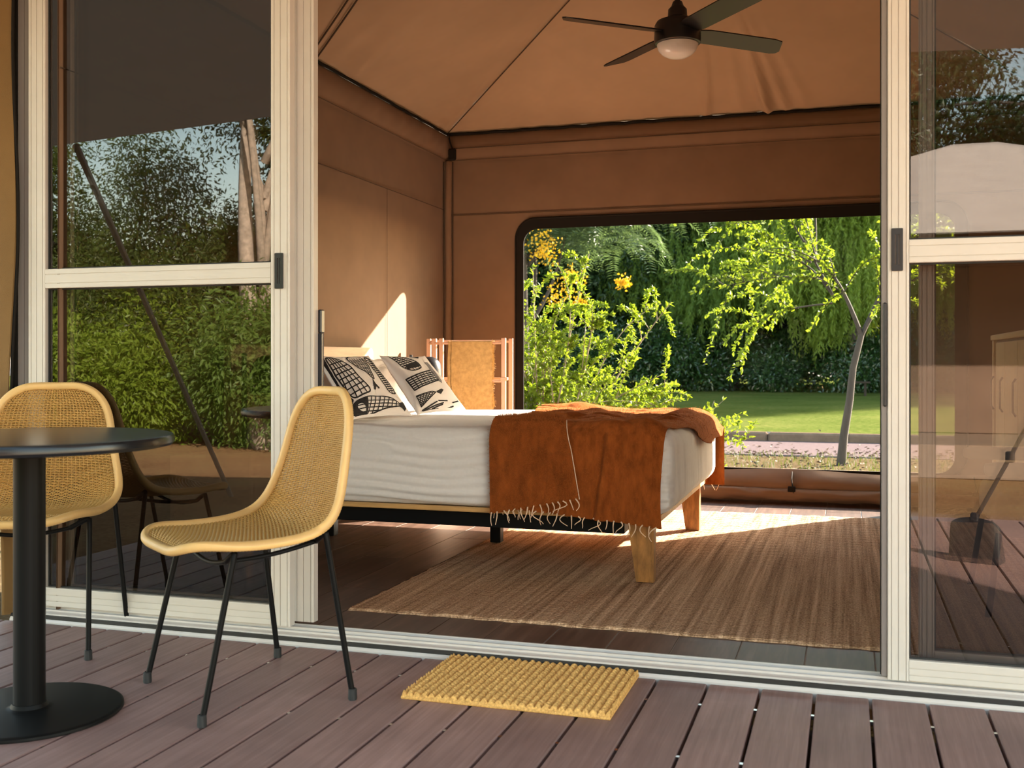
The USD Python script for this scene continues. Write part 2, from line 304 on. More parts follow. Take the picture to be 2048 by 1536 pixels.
# ------------------------------------------------------------------ deck
deck = thing('deck', 'purple-brown composite board deck in front of the tent doors', 'deck', kind='structure')
PITCH, GAP = .1468, .0085
for i in range(-21, 16):
    x = -.381 + i * PITCH
    b = box((x + GAP / 2, -.45, -.025), (x + PITCH - GAP / 2, 3.078, 0), .003); obj('deck_board', b, 'deck_board', deck)
clips = []
for i in range(-21, 17):
    x = -.381 + i * PITCH
    for y in (2.895, 2.50, 2.10, 1.70): clips.append(box((x - .0041, y - .006, -.012), (x + .0041, y + .006, -.0025)))
obj('deck_clip', cat_(clips), 'chrome', deck, kind='stuff')
for y in np.arange(-.4, 3.0, .4): obj('joist', box((-3.5, y, -.16), (1.98, y + .045, -.0255)), 'joist', deck)
obj('fascia', box((-3.5, -.49, -.36), (1.98, -.455, -.002), .004), 'deck_board', deck)

# ------------------------------------------------------------------ floor of the tent
fl = thing('floor', 'dark wood-look plank floor inside the tent', 'floor', kind='structure')
obj('grout', box((XL - .05, YF + .07, -.1), (XR + .05, YB + .05, ZF - .0025)), 'grout', fl)
PW = .1975
for i in range(-12, 10):
    x0 = -.515 + i * PW
    if x0 + PW < XL - .04 or x0 > XR: continue
    y = YF + .075 - (.0, .62, .31, .93)[i % 4]
    while y < YB:
        ya, yb = max(y, YF + .075), min(y + 1.2, YB + .04)
        if yb - ya > .03: obj('floor_plank', box((max(x0, XL - .04) + .0015, ya + .0015, ZF - .02), (min(x0 + PW, XR + .04) - .0015, yb - .0015, ZF), .001), 'floor_plank', fl)
        y += 1.2

# ------------------------------------------------------------------ tent walls of canvas
def sheet(o, u, v, nu, nv, f, t=.006):
    """A cloth sheet over the frame o + a u + b v, pushed out by f(a, b) along u x v, closed to thickness t."""
    o, u, v = (np.asarray(x, float) for x in (o, u, v)); nrm = unit(np.cross(u, v))
    A, B = np.meshgrid(np.linspace(0, 1, nu), np.linspace(0, 1, nv), indexing='ij')
    P = o + A[..., None] * u + B[..., None] * v + f(A, B)[..., None] * nrm
    if not t: return grid(P)
    g1, g2 = grid(P), grid(P - t * nrm, flip=True)
    return cat_([g1, g2])
def wall_seam(p, q, parent, out, r=.0022, mat_='seam'):
    s = np.linspace(0, 1, 40)[:, None]; obj('seam', tube(np.asarray(p) * (1 - s) + np.asarray(q) * s + np.asarray(out) * .004, r, 5), mat_, parent)
wl = thing('wall_left', 'tan canvas side wall behind the bed head', 'wall', kind='structure')
H = EAVE - ZF
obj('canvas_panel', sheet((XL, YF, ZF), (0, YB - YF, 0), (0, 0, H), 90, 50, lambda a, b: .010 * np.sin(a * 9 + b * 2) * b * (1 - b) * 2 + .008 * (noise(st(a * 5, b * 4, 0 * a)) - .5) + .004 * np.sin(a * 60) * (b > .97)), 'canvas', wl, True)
for z in (1.972,): wall_seam((XL + .006, YF, z), (XL + .006, YB, z), wl, (1, 0, 0))
for y in (4.52, 5.93): wall_seam((XL + .006, y, 1.972), (XL + .006, y, ZF), wl, (1, 0, 0), .0012)
wb = thing('wall_back', 'tan canvas back wall around the wide window', 'wall', kind='structure')
W0, W1, WZ0, WZ1 = -2.165, .69, .22, 1.895
def rrect(x0, x1, y0, y1, r): return sg.box(x0 + r, y0 + r, x1 - r, y1 - r).buffer(r, quad_segs=10)
face = sg.box(XL - .01, ZF, XR + .01, EAVE).difference(rrect(W0 + .04, W1 - .04, WZ0 + .02, WZ1 - .04, .12))
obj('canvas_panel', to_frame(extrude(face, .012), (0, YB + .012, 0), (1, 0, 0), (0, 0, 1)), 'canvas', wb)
for z in (1.936, 1.944): wall_seam((XL, YB, z), (XR, YB, z), wb, (0, -1, 0), .0015)
wall_seam((W0 - .54 + .08, YB, ZF), (W0 - .54 + .08, YB, 2.3), wb, (0, -1, 0), .0013)
wr = thing('wall_right', 'tan canvas side wall on the right of the room', 'wall', kind='structure')
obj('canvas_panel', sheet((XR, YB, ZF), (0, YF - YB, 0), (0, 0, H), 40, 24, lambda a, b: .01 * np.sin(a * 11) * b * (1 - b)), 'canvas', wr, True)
wf = thing('wall_front', 'tan canvas strip above and beside the sliding doors', 'wall', kind='structure')
obj('canvas_panel', box((XL - .25, YF - .0, 2.42), (XR + .2, YF + .02, EAVE + .25)), 'canvas', wf)
# the pelmets hanging under the eave
def pelmet(o, along, out, L, wob):
    n, m = 160, 14; a = np.linspace(0, 1, n)[:, None]; b = np.linspace(0, 1, m)[None]
    wr_ = (noise(st(a * L * 16 + b * 3.5, b * 2 + 0 * a, 0 * a + wob)) - .5) * .018 * np.sin(b * PI) * np.exp(-np.minimum(a, 1 - a) * 3.0)
    bulge = .03 * np.sin(np.clip(b * 1.15, 0, 1) * PI) ** .8 + .012 + wr_
    P = np.asarray(o)[None, None] + a[..., None] * np.asarray(along) * L + bulge[..., None] * np.asarray(out) - (b * .19 + 0 * a)[..., None] * np.array([0, 0, 1.0])
    return grid(P)
obj('pelmet', pelmet((XL, YF, EAVE - .005), (0, 1, 0), (1, 0, 0), YB - YF, 3), 'canvas', wl, True)
obj('pelmet', pelmet((XL, YB, EAVE - .005), (1, 0, 0), (0, -1, 0), XR - XL, 7), 'canvas', wb, True)
for z in (2.395,): wall_seam((XL, YB - .044, z), (XR, YB - .044, z), wb, (0, -1, 0), .003)
wall_seam((XL + .015, YF, 2.318), (XL + .015, YB, 2.318), wl, (1, 0, 0), .0018); wall_seam((XL, YB - .015, 2.318), (XR, YB - .015, 2.318), wb, (0, -1, 0), .0018)
# corner post sleeve
t1 = thing('trim_1', 'rolled canvas sleeve and piping in the back left corner', 'trim', kind='structure')
z = np.linspace(ZF, EAVE - .19, 40)
obj('sleeve', tube(np.stack([XL + .028 + .002 * np.sin(z * 9), YB - .03 + 0 * z, z], 1), .024, 12), 'canvas', t1, True)
obj('piping', tube(np.stack([XL + .055 + 0 * z, YB - .012 + 0 * z, z], 1), .005, 6), 'seam', t1, True)
obj('piping', tube(np.stack([XL + .012 + 0 * z, YB - .058 + 0 * z, z], 1), .005, 6), 'seam', t1, True)
buck = thing('eave_buckle', 'small black buckle hanging in the eave corner', 'buckle', (XL + .075, YB - .075, 2.36))
obj('body', box((-.028, -.012, -.05), (.028, .012, .03), .008), 'black_web', buck)
obj('cord', tube([(0, 0, .03), (-.02, .01, .08), (-.035, .02, .14)], .005, 6), 'black_web', buck)
# eave rope
s = np.linspace(0, 1, 120)
t2 = thing('trim_2', 'dark gathered eave edging where canvas roof meets walls', 'trim', kind='structure')
def rope(p, q, sd):
    w = (noise(st(s * 55, 0 * s + sd, 0 * s)) - .5) * .005
    P = np.asarray(p)[None] * (1 - s[:, None]) + np.asarray(q)[None] * s[:, None]; P[:, 2] += w; return tube(P, .010, 6)
obj('edging', rope((XL + .022, YF, EAVE + .0), (XL + .022, YB - .02, EAVE), 1), 'black_web', t2, True)
obj('edging', rope((XL + .02, YB - .022, EAVE), (XR, YB - .022, EAVE), 5), 'black_web', t2, True)
obj('edging', rope((XR - .022, YF, EAVE), (XR - .022, YB - .02, EAVE), 9), 'black_web', t2, True)

# ------------------------------------------------------------------ canvas ceiling: four hip panels
ce = thing('ceiling', 'tan canvas hip ceiling rising to the fan', 'ceiling', kind='structure')
cs = [(XL, YF), (XL, YB), (XR, YB), (XR, YF)]
for kk in range(4):
    (ax, ay), (bx, by) = cs[kk], cs[(kk + 1) % 4]
    n, m = 150, 60; a = np.linspace(0, 1, n)[:, None]; b = np.linspace(0, 1, m)[None]
    x = (ax + (bx - ax) * a) * (1 - b) + XC * b; y = (ay + (by - ay) * a) * (1 - b) + YC * b
    zz = EAVE + .012 + (APEX - EAVE) * b
    L = 3.83; aa = (a - .5) * L * (1 - b)
    sag = -.05 * np.sin(b * PI) * np.sin(a * PI)
    gather = .010 * (noise(st(a * 95, b * 4, 0 * a + kk)) - .5) * np.exp(-b * 16)
    fold = 0
    if kk == 1:                                                    # the two deep creases of the back panel
        for c0, w, d in ((.575, .012, -.045), (.605, .010, -.022), (.47, .010, -.02), (.53, .012, -.012), (.64, .012, -.012)):
            fold = fold + 1.7 * d * np.exp(-((a - c0 - .05 * b) / (w * .8)) ** 2) * np.exp(-((b - .03) / .30) ** 2) * (1 - np.exp(-b * 30))
    if kk == 0:
        for c0, w, d in ((.60, .03, -.05), (.53, .015, -.02)): fold = fold + d * np.exp(-((a - c0 + .4 * b) / w) ** 2) * np.exp(-((b - .10) / .17) ** 2) * (1 - np.exp(-b * 30))
    puff = .014 * (fbm(st(x * 2.6, y * 2.6, 0 * x + kk), 3) - .5) * np.clip(b * 8, 0, 1) * np.clip(np.minimum(a, 1 - a) * 14, 0, 1) * (1 - b)
    hip = .006 * (noise(st(aa * 30 + b * 60, b * 12, 0 * a + kk + 20)) - .5) * np.exp(-np.minimum(a, 1 - a) * 9)
    obj('canvas_panel', grid(st(x, y, zz + sag + gather + fold + hip + puff)), 'canvas_roof', ce, True)
for kk in range(4):
    p, q = np.array([*cs[kk], EAVE + .008]), np.array([XC, YC, APEX + .006]); s2 = np.linspace(.005, .97, 50)[:, None]
    obj('hip_seam', tube(p * (1 - s2) + q * s2 - [0, 0, .006], .0035, 5), 'seam', ce)
for yy0 in (4.955, 5.02):
    s2 = np.linspace(.02, .88, 60); x = XL + s2; y = yy0 - .953 * s2; b = (x - XL) / (XC - XL); a = ((y - YC * b) / (1 - b) - YF) / (YB - YF)
    z = EAVE + .012 + (APEX - EAVE) * b - .05 * np.sin(b * PI) * np.sin(a * PI) - .012
    obj('panel_seam', tube(st(x, y, z), .0045, 5), 'seam', ce)
# the fly sheet over tent and deck
fly_ = thing('fly_roof', 'taupe canvas fly roof stretched over tent and deck', 'fly roof', kind='structure')
X, Y = np.meshgrid(np.linspace(-5.1, 3.4, 90), np.linspace(.6, 7.75, 80), indexing='ij')
pyr = APEX + .22 - SLOPE * np.maximum(np.abs(X - XC), np.abs(Y - YC)) * 1.0
edge = 2.78 - .10 * np.maximum(YF - Y, 0) - .05 * np.abs(X - XC) * 1.0
fz = np.where(Y < YC, np.maximum(pyr, edge), pyr); fz -= .10 * np.maximum(Y - YB, 0) ** 1 * .9
obj('canvas_sheet', grid(st(X, Y, fz)), 'canvas_fly', fly_, True)
a0, a1 = np.array([-4.7, .65, 2.30]), np.array([-5.62, -2.6, -.38]); s3 = np.linspace(0, 1, 12)[:, None]
obj('guy_pole', tube(a0 * (1 - s3) + a1 * s3, .022, 8), 'strap', fly_)

# ------------------------------------------------------------------ window of the back wall
w1 = thing('window_1', 'wide clear window with rounded black border in the back wall', 'window', kind='structure')
ring = rrect(W0, W1, WZ0, WZ1, .14).difference(rrect(W0 + .055, W1 - .07, WZ0 + .02, WZ1 - .072, .10))
obj('border', to_frame(extrude(ring, .012), (0, YB + .001, 0), (1, 0, 0), (0, 0, 1)), 'black_web', w1)
lip = rrect(W0, W1, WZ0, WZ1, .14); lc = np.array(lip.exterior.coords)[:-1]
obj('piping', tube(np.stack([lc[:, 0], 0 * lc[:, 0] + YB - .012, lc[:, 1]], 1), .007, 6, closed=True), 'black_web', w1, True)
obj('pane', to_frame(extrude(rrect(W0 + .05, W1 - .065, WZ0 + .015, WZ1 - .065, .10), .0015), (0, YB + .006, 0), (1, 0, 0), (0, 0, 1)), 'clear_vinyl', w1)
# canvas flap and roll under the window
fr = thing('window_flap', 'tan canvas flap rolled down below the back window', 'flap')
n, m = 120, 12; a = np.linspace(0, 1, n)[:, None]; b = np.linspace(0, 1, m)[None]; xa = XL + .35 + a * (XR - XL - .4)
wob = .02 * (noise(st(a * 14, b * 3, 0 * a)) - .5); top = .235 + .02 * np.cos((xa + .36) * 5.2) * .5
P = st(xa, YB - .06 - .09 * np.sin(b * PI * .85) + wob, top * (1 - b) + (ZF + .045) * b)
obj('flap', cat_([grid(P), grid(P + [0, .004, 0], flip=True)]), 'canvas', fr, True)
ang = np.linspace(0, 2 * PI, 14)[:-1]; xr_ = np.linspace(XL + .3, XR - .05, 150)
rr = .045 + .016 * (noise(np.stack(np.broadcast_arrays(xr_[:, None] * 9, np.cos(ang) * 1.5 + 3, np.sin(ang) * 1.5 + 3), -1)) - .5) * 2
obj('roll', grid(np.stack(np.broadcast_arrays(xr_[:, None], YB - .17 + rr * np.cos(ang), ZF + .055 + rr * np.sin(ang) * .9), -1), close_v=True), 'canvas', fr, True)
for x in (-.33, -1.45, .72):
    obj('strap', tube([(x, YB - .09, .225), (x, YB - .16, .19), (x + .01, YB - .185, .12), (x + .012, YB - .19, .09)], .013, 6, flat=.3), 'black_web', fr)
    obj('strap_buckle', box((x - .022, YB - .195, .115), (x + .024, YB - .178, .15), .004), 'black_web', fr)

# ------------------------------------------------------------------ sliding doors and their track
def profile(w, t, grooves, lip=.0):
    """Cross-section of an aluminium stile: w wide, t deep, thin grooves on the front face (y = 0)."""
    p = sg.box(0, 0, w, t).buffer(-.003).buffer(.003, quad_segs=3)
    for g in grooves: p = p.difference(sg.box(g - .0012, -.01, g + .0012, .0022))
    return p
def stile(x, w, z0, z1, y, t, grooves): return to_frame(extrude(profile(w, t, grooves), z1 - z0), (x, y, z0), (1, 0, 0), (0, 1, 0))
def rail(x0, x1, z, h, y, t, grooves):
    m = extrude(profile(h, t, grooves), x1 - x0)                     # local x -> z, local y -> y, local z -> x
    v = m.vertices; m.vertices = np.stack([x0 + v[:, 2], y + v[:, 1], z + v[:, 0]], 1); m.faces = m.faces[:, ::-1]; return m
TOP = 2.40
def door(name, label, x0, x1, y, sl, sr, mid=None, bot=(.05, .117), t=.034, gl=.02, matl='aluminium', glass='glass'):
    d = thing(name, label, 'sliding door', kind='structure')
    for x, w in ((x0, sl), (x1 - sr, sr)): obj('stile', stile(x, w, bot[0], TOP, y, t, (w * .18, w * .5, w * .86)), matl, d)
    obj('bottom_rail', rail(x0 + sl, x1 - sr, bot[0], bot[1] - bot[0], y, t, ((bot[1] - bot[0]) * .3, (bot[1] - bot[0]) * .62)), matl, d)
    obj('top_rail', rail(x0 + sl, x1 - sr, TOP - .06, .06, y, t, (.02,)), matl, d)
    zs = [bot[1], TOP - .06]
    if mid: obj('mid_rail', rail(x0 + sl, x1 - sr, mid[0], mid[1] - mid[0], y, t, ((mid[1] - mid[0]) * .25, (mid[1] - mid[0]) * .72)), matl, d); zs = [bot[1], mid[0], mid[1], TOP - .06]
    for q in range(0, len(zs), 2): obj('glass_pane', box((x0 + sl - .004, y + gl, zs[q] - .004), (x1 - sr + .004, y + gl + .004, zs[q + 1] + .004)), glass, d)
    for q in range(0, len(zs), 2):
        g = sg.box(x0 + sl - .001, zs[q] - .001, x1 - sr + .001, zs[q + 1] + .001); g = g.difference(g.buffer(-.006))
        obj('gasket', to_frame(extrude(g, .004), (0, y + gl, 0), (1, 0, 0), (0, 0, 1)), 'rubber', d)
    return d
def recessed_pull(d, x, z, y, w=.024, h=.112):
    fr_ = sg.box(x - w / 2, z - h / 2, x + w / 2, z + h / 2).buffer(.003); inn = sg.box(x - w / 2 + .006, z - h / 2 + .014, x + w / 2 - .006, z + h / 2 - .014)
    o = obj('handle', to_frame(extrude(fr_.difference(inn), .006), (0, y + .0005, 0), (1, 0, 0), (0, 0, 1)), 'black_satin', d, label='black recessed pull handle')
    obj('recess', to_frame(extrude(inn, .001), (0, y + .0, 0), (1, 0, 0), (0, 0, 1)), 'grey_metal', o)
    obj('finger_grip', box((x - .003, y - .004, z - h / 2 + .014), (x + .003, y - .0005, z + h / 2 - .014)), 'black_satin', o)
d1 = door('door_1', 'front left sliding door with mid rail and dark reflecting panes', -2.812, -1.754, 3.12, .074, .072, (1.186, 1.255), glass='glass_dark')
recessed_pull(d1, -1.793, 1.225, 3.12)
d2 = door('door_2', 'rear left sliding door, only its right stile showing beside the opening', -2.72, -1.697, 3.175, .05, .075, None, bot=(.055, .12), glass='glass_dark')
d3 = door('door_3', 'front right sliding door with mid rail, black pull and reflecting panes', .106, 1.20, 3.12, .056, .07, (1.198, 1.262), bot=(.045, .103))
recessed_pull(d3, .131, 1.235, 3.12)
d4 = door('door_4', 'rear right sliding door, its grey stile seen through the front pane', .192, 1.22, 3.19, .04, .06, None, bot=(.05, .115), matl='grey_metal')
obj('brush_seal', box((.0875, 3.148, .05), (.1055, 3.16, TOP)), 'rubber', d3)
obj('side_channel', box((.090, 3.127, .05), (.1058, 3.146, TOP), .002), 'grey_metal', d3)
hb = obj('latch_bar', box((.094, 3.118, .80), (.1045, 3.127, 1.09), .004), 'black_satin', d3, label='black latch bar on the door edge')
# lever pull of the rear left door, on its inner side
hd = obj('pull_handle', cat_([box((-1.700, 3.2095, 1.02), (-1.686, 3.236, 1.10), .004), box((-1.700, 3.2095, .76), (-1.686, 3.236, .84), .004)]), 'black_satin', d2, label='black pull handle with chrome bar')
obj('bar', tube([(-1.692, 3.232, .84), (-1.692, 3.232, 1.02)], .004, 8), 'chrome', hd)
obj('back_plate', box((-1.702, 3.2092, .8405), (-1.684, 3.215, 1.0195), .001), 'black_satin', hd)
fm = thing('trim_3', 'white aluminium door frame with jambs and twin floor tracks', 'door frame', kind='structure')
def sill(x0, x1): return rail(x0, x1, 0, .05, 3.082, .15, ())
prof = sg.Polygon([(3.082, -.03), (3.082, .004), (3.088, .012), (3.098, .013), (3.098, .030), (3.116, .034), (3.116, .040), (3.121, .040), (3.121, .034), (3.136, .034), (3.136, .047), (3.141, .047), (3.141, .034), (3.172, .036), (3.172, .048), (3.178, .048), (3.178, .036), (3.196, .036), (3.196, -.03)])
m = extrude(prof, 4.15); v = m.vertices; m.vertices = np.stack([-2.86 + v[:, 2], v[:, 0], v[:, 1]], 1)
obj('floor_track', m, 'track_metal', fm)
obj('threshold_gap', box((-2.86, 3.0865, .0135), (1.29, 3.0975, .0145 + .010)), 'slot_dark', fm)
obj('rear_gap', box((-2.86, 3.1965, .0), (1.29, 3.2055, .041)), 'slot_dark', fm)
obj('jamb', stile(-2.872, .058, .0, TOP + .05, 3.135, .12, (.03,)), 'grey_metal', fm)
obj('jamb', stile(1.222, .058, .0, TOP + .05, 3.135, .12, (.03,)), 'grey_metal', fm)
obj('head', box((-2.872, 3.10, TOP + .004), (1.28, 3.24, TOP + .06), .004), 'aluminium', fm)
obj('side_panel', box((-2.905, 3.136, .0), (-2.8735, 3.146, 2.7)), 'black_web', wf)
for x0, x1 in ((-2.90, XL + .004), (XR - .004, 1.30)): obj('return_panel', box((x0, 3.262, -.05), (x1, 3.272, 2.5)), 'canvas', wf)
# canvas flap outside, left of the doors
of = thing('trim_4', 'mustard tan canvas strip and corner post left of the doors', 'canvas strip', kind='structure')
zz = np.linspace(.02, 2.75, 90); edge_r = -2.853 - .012 * np.sin(zz * 1.9) ** 2 + .01 * np.sin(zz * 5 + 1) ; edge_l = -2.905 - .42 * np.clip((zz - .42) / .25, 0, 1) ** 2
b = np.linspace(0, 1, 14)[None]
P = st(edge_l[:, None] * (1 - b) + edge_r[:, None] * b, 3.10 - .03 * np.sin(b * PI) + .008 * np.sin(b * 9 + zz[:, None] * 2), zz[:, None])
obj('canvas_strip', cat_([grid(P), grid(P + [0, .006, 0], flip=True)]), 'canvas_outer', of, True)
obj('cord', tube(np.stack([edge_r + .003, 0 * zz + 3.105, zz], 1), .006, 6), 'black_web', of, True)

# ------------------------------------------------------------------ woven rattan chairs
def chair(label, loc, rotz):
    """Faces +y locally; origin on the ground between the legs."""
    t = thing('rattan_chair', label, 'chair', loc, rotz)
    # centre line of the shell, front edge -> top: (forward, up)
    ctl = np.array([[.232, .428], [.218, .441], [.18, .445], [.12, .437], [.0, .428], [-.10, .423], [-.17, .434], [-.215, .470], [-.240, .53], [-.256, .63], [-.270, .74], [-.279, .81], [-.284, .838]])
    from scipy.interpolate import CubicSpline
    d = np.r_[0, np.cumsum(np.linalg.norm(np.diff(ctl, axis=0), axis=1))]; LEN = d[-1]; cs_ = CubicSpline(d, ctl)
    hw = CubicSpline([0, .12, .28, .42, .52, .65, .80, LEN], [.200, .222, .236, .242, .232, .204, .170, .146])
    lift = CubicSpline([0, .15, .30, .43, .52, .65, .80, LEN], [.004, .012, .028, .055, .055, .040, .026, .018])
    def S(sv, tv):
        """Surface at length sv and cross position tv in [-1, 1]."""
        sv, tv = np.broadcast_arrays(np.asarray(sv, float), np.asarray(tv, float))
        c = cs_(sv); tg = cs_(sv, 1); tg /= np.linalg.norm(tg, axis=-1, keepdims=True)
        nrm = st(tg[..., 1], -tg[..., 0])               # towards the sitter
        e = np.minimum(sv, LEN - sv); rc = np.where(sv < LEN / 2, .13, .10)
        k = np.clip(1 - e / rc, 0, 1); wf_ = hw(sv) * np.where(k > 0, 1 - .42 * (1 - np.sqrt(np.clip(1 - k ** 2.2, 0, 1))), 1)
        l = lift(sv) * np.abs(tv) ** 2.2
        sgn = np.where(nrm[..., 1:2] + nrm[..., 0:1] < 0, -1, 1); nrm = nrm * sgn
        return st(wf_ * tv, c[..., 0] + nrm[..., 0] * l, c[..., 1] + nrm[..., 1] * l), st(0 * sv, nrm[..., 0], nrm[..., 1])
    NW, NF = 32, 140; parts_ = []
    tw = np.linspace(-.965, .965, NW)
    # weft strands woven over and under the warps
    sub = 3; tt = np.linspace(-.985, .985, (NW - 1) * sub + 3)
    for i in range(NF):
        sv = .012 + (LEN - .024) * i / (NF - 1)
        ph = (tt + .965) / (1.93 / (NW - 1))
        P, N = S(sv, tt); P = P + N * (0.0028 * np.cos(PI * (ph + i)))[:, None]
        parts_.append(tube(P, .0025, 4, caps=False))
    weft = cat_(parts_)
    warps = []
    ss = np.linspace(.006, LEN - .006, 90)
    for w in tw:
        P, N = S(ss, w); warps.append(tube(P, .0022, 4, caps=False))
    obj('woven_shell', cat_([weft] + warps), 'rattan', t, True, kind='stuff')
    s1 = np.linspace(0, LEN, 70); a, _ = S(s1, 1.0); c, _ = S(s1[::-1], -1.0); q = np.linspace(1, -1, 22)[1:-1]
    top_, _ = S(LEN, q); bot_, _ = S(0.0, -q)
    loop = np.vstack([a, top_, c, bot_])
    # even spacing and soft corners
    dd = np.r_[0, np.cumsum(np.linalg.norm(np.diff(np.vstack([loop, loop[:1]]), axis=0), axis=1))]; u = np.linspace(0, dd[-1], 521)[:-1]
    L2 = np.vstack([loop, loop[:1]]); loop = np.stack([np.interp(u, dd, L2[:, k]) for k in range(3)], 1)
    for _ in range(110): loop = (np.roll(loop, 1, 0) + 2 * loop + np.roll(loop, -1, 0)) / 4
    obj('rim', tube(loop, .0130 + .0008 * (np.arange(520) % 2), 10, closed=True), 'rattan_rim', t, True, label='pale rattan cane wrapped round the shell edge')
    # frame and legs
    feet = {(-1, 1): (-.228, .195), (1, 1): (.228, .195), (-1, -1): (-.255, -.215), (1, -1): (.255, -.215)}
    tops = {}
    for (sx, sy), (fx, fy) in feet.items():
        p0 = np.array([fx, fy, .012]); tp, _ = S(.135 if sy > 0 else .405, .985 * sx); tp = tp + np.array([-.012 * sx, 0, -.020]); tops[(sx, sy)] = tp
        tt2 = np.linspace(0, 1, 20)[:, None]; P = p0 * (1 - tt2) + tp * tt2
        q1 = tp + np.array([-.06 * sx, -.0 * sy, -.030]); w_ = np.linspace(0, 1, 8)[1:, None]; ctrl = tp + (tp - p0) / np.linalg.norm(tp - p0) * .003
        bend = (1 - w_) ** 2 * tp + 2 * w_ * (1 - w_) * ctrl + w_ ** 2 * q1
        leg = obj('leg', tube(np.vstack([P, bend]), .0082, 10), 'black_metal', t, True)
        obj('foot_cap', lathe([(0, 0), (.011, 0), (.0125, .004), (.0115, .03), (.008, .032)], 12, (fx, fy, 0)), 'rubber', leg, 40)
    for sx in (-1, 1):
        f, r = tops[(sx, 1)], tops[(sx, -1)]; o = np.array([-.06 * sx, 0, -.03])
        w_ = np.linspace(0, 1, 16)[:, None]; P = (f + o) * (1 - w_) + (r + o) * w_; P[:, 2] -= .008 * np.sin(w_[:, 0] * PI)
        obj('side_bar', tube(P, .0065, 8), 'black_metal', t, True)
    for sy in (1, -1):
        a_, b_ = tops[(-1, sy)] + [.06, 0, -.03], tops[(1, sy)] + [-.06, 0, -.03]; w_ = np.linspace(0, 1, 16)[:, None]
        P = a_ * (1 - w_) + b_ * w_; P[:, 2] -= .02 * np.sin(w_[:, 0] * PI)
        obj('cross_bar', tube(P, .0065, 8), 'black_metal', t, True)
    return t
ch = chair('woven rattan shell chair on thin black legs, in front of the door opening', (-1.625, 2.622, 0), math.degrees(math.atan2(-.80, -.60)) - 90)
copy_of(ch, 'woven rattan shell chair behind the round black table, facing the camera', (-2.535, 2.825, 0), math.degrees(math.atan2(-.905, .425)) - 90)

# ------------------------------------------------------------------ round pedestal table
tb = thing('pedestal_table', 'round black pedestal cafe table at the left edge of the deck', 'table', (-2.055, 2.285, 0))
R = .365
obj('table_top', lathe([(0, .700), (R - .02, .700), (R - .006, .703), (R, .710), (R, .722), (R - .004, .729), (R - .012, .731), (0, .731)], 120), 'table_black', tb, 35)
obj('column', lathe([(.0395, .012), (.0395, .69)], 40), 'black_metal', tb, True)
obj('top_plate', lathe([(0, .682), (.14, .682), (.14, .6995), (0, .6995)], 40), 'black_metal', tb, 35)
obj('base_plate', lathe([(0, 0.0), (.232, 0.0), (.235, .003), (.234, .009), (.226, .013), (.06, .016), (.047, .02), (.043, .03), (0, .03)], 96), 'black_metal', tb, 35)

# ------------------------------------------------------------------ coir door mat
mt = thing('doormat', 'rectangular golden coir doormat lying at the door track', 'doormat', (-.876, 2.892, 0))
n, m = 300, 200; hx, hy = .293, .206
a = np.linspace(-1, 1, n)[:, None]; b = np.linspace(-1, 1, m)[None]
ew = .004 * (noise(np.stack(np.broadcast_arrays(a * 30, b * 30, 0 * a), -1)) - .5)
rib = np.abs(np.sin(a * hx / .0215 * PI)); row = np.abs(np.sin(b * hy / .0185 * PI + PI / 2 * (np.floor(a * hx / .0215) % 2)))
zt = .010 + .012 * (rib ** .6) * (.05 + .95 * row ** .6) + .002 * (noise(np.stack(np.broadcast_arrays(a * 120, b * 90, 0 * a), -1)) - .5)
edge_ = np.minimum(1 - np.abs(a), 1 - np.abs(b)); zt = np.where(edge_ < .012, .004, zt)
P = np.stack(np.broadcast_arrays(a * hx + ew, b * hy + ew, zt), -1)
obj('pile', grid(P), 'coir', mt, True)
obj('backing', box((-hx, -hy, .0003), (hx, hy, .009), .002), 'coir', mt)

# ------------------------------------------------------------------ jute rug
rx0, rx1, ry0, ry1 = -1.69, 1.08, 3.43, 6.25
mat('jute', {'tc': ('texture_coordinate', {}), 'm1': ('mapping', {'scale': (38, .55, 1)}), 'n1': ('noise_texture', {'scale': 1.0, 'detail': 4.0, 'roughness': .7}),
             'm2': ('mapping', {'scale': (150, 230, 1)}), 'n2': ('noise_texture', {'scale': 1.0, 'detail': 2.0}), 'mx': ('mix_float', {'fac': .42}),
             'r': ('rgb_ramp', {'ramp': [(.34, (.15, .08, .04)), (.45, (.40, .24, .135)), (.56, (.66, .43, .27)), (.68, (.88, .65, .44))]}),
             'w': ('wave_texture', {'wave_type': 'bands', 'bands_direction': 'y', 'scale': 34.0, 'distortion': 1.5, 'detail': 2.0, 'detail_scale': 3.0}), 'ma': ('mix_float', {'fac': .5}),
             'b': ('bump', {'strength': .9, 'distance': .004}), 'p': ('principled_bsdf', {'roughness': .9, 'specular_ior_level': .2})},
    [('tc.object', 'm1.vector'), ('m1.vector', 'n1.vector'), ('tc.object', 'm2.vector'), ('m2.vector', 'n2.vector'), ('n1.fac', 'mx.a'), ('n2.fac', 'mx.b'), ('mx.result', 'r.fac'), ('r.color', 'p.base_color'),
     ('tc.object', 'w.vector'), ('w.fac', 'ma.a'), ('n2.fac', 'ma.b'), ('ma.result', 'b.height'), ('b.normal', 'p.normal')], 'p.BSDF')
rug = thing('jute_rug', 'large striped brown jute rug under the foot of the bed', 'rug', (0, 0, ZF))
n, m = 520, 300; a = np.linspace(0, 1, n)[:, None]; b = np.linspace(0, 1, m)[None]
x = rx0 + (rx1 - rx0) * a + .010 * (noise(np.stack(np.broadcast_arrays(b * 60, a * 2, 0 * a), -1)) - .5); y = ry0 + (ry1 - ry0) * b + .014 * (noise(np.stack(np.broadcast_arrays(a * 55, b * 2, 0 * a), -1)) - .5)
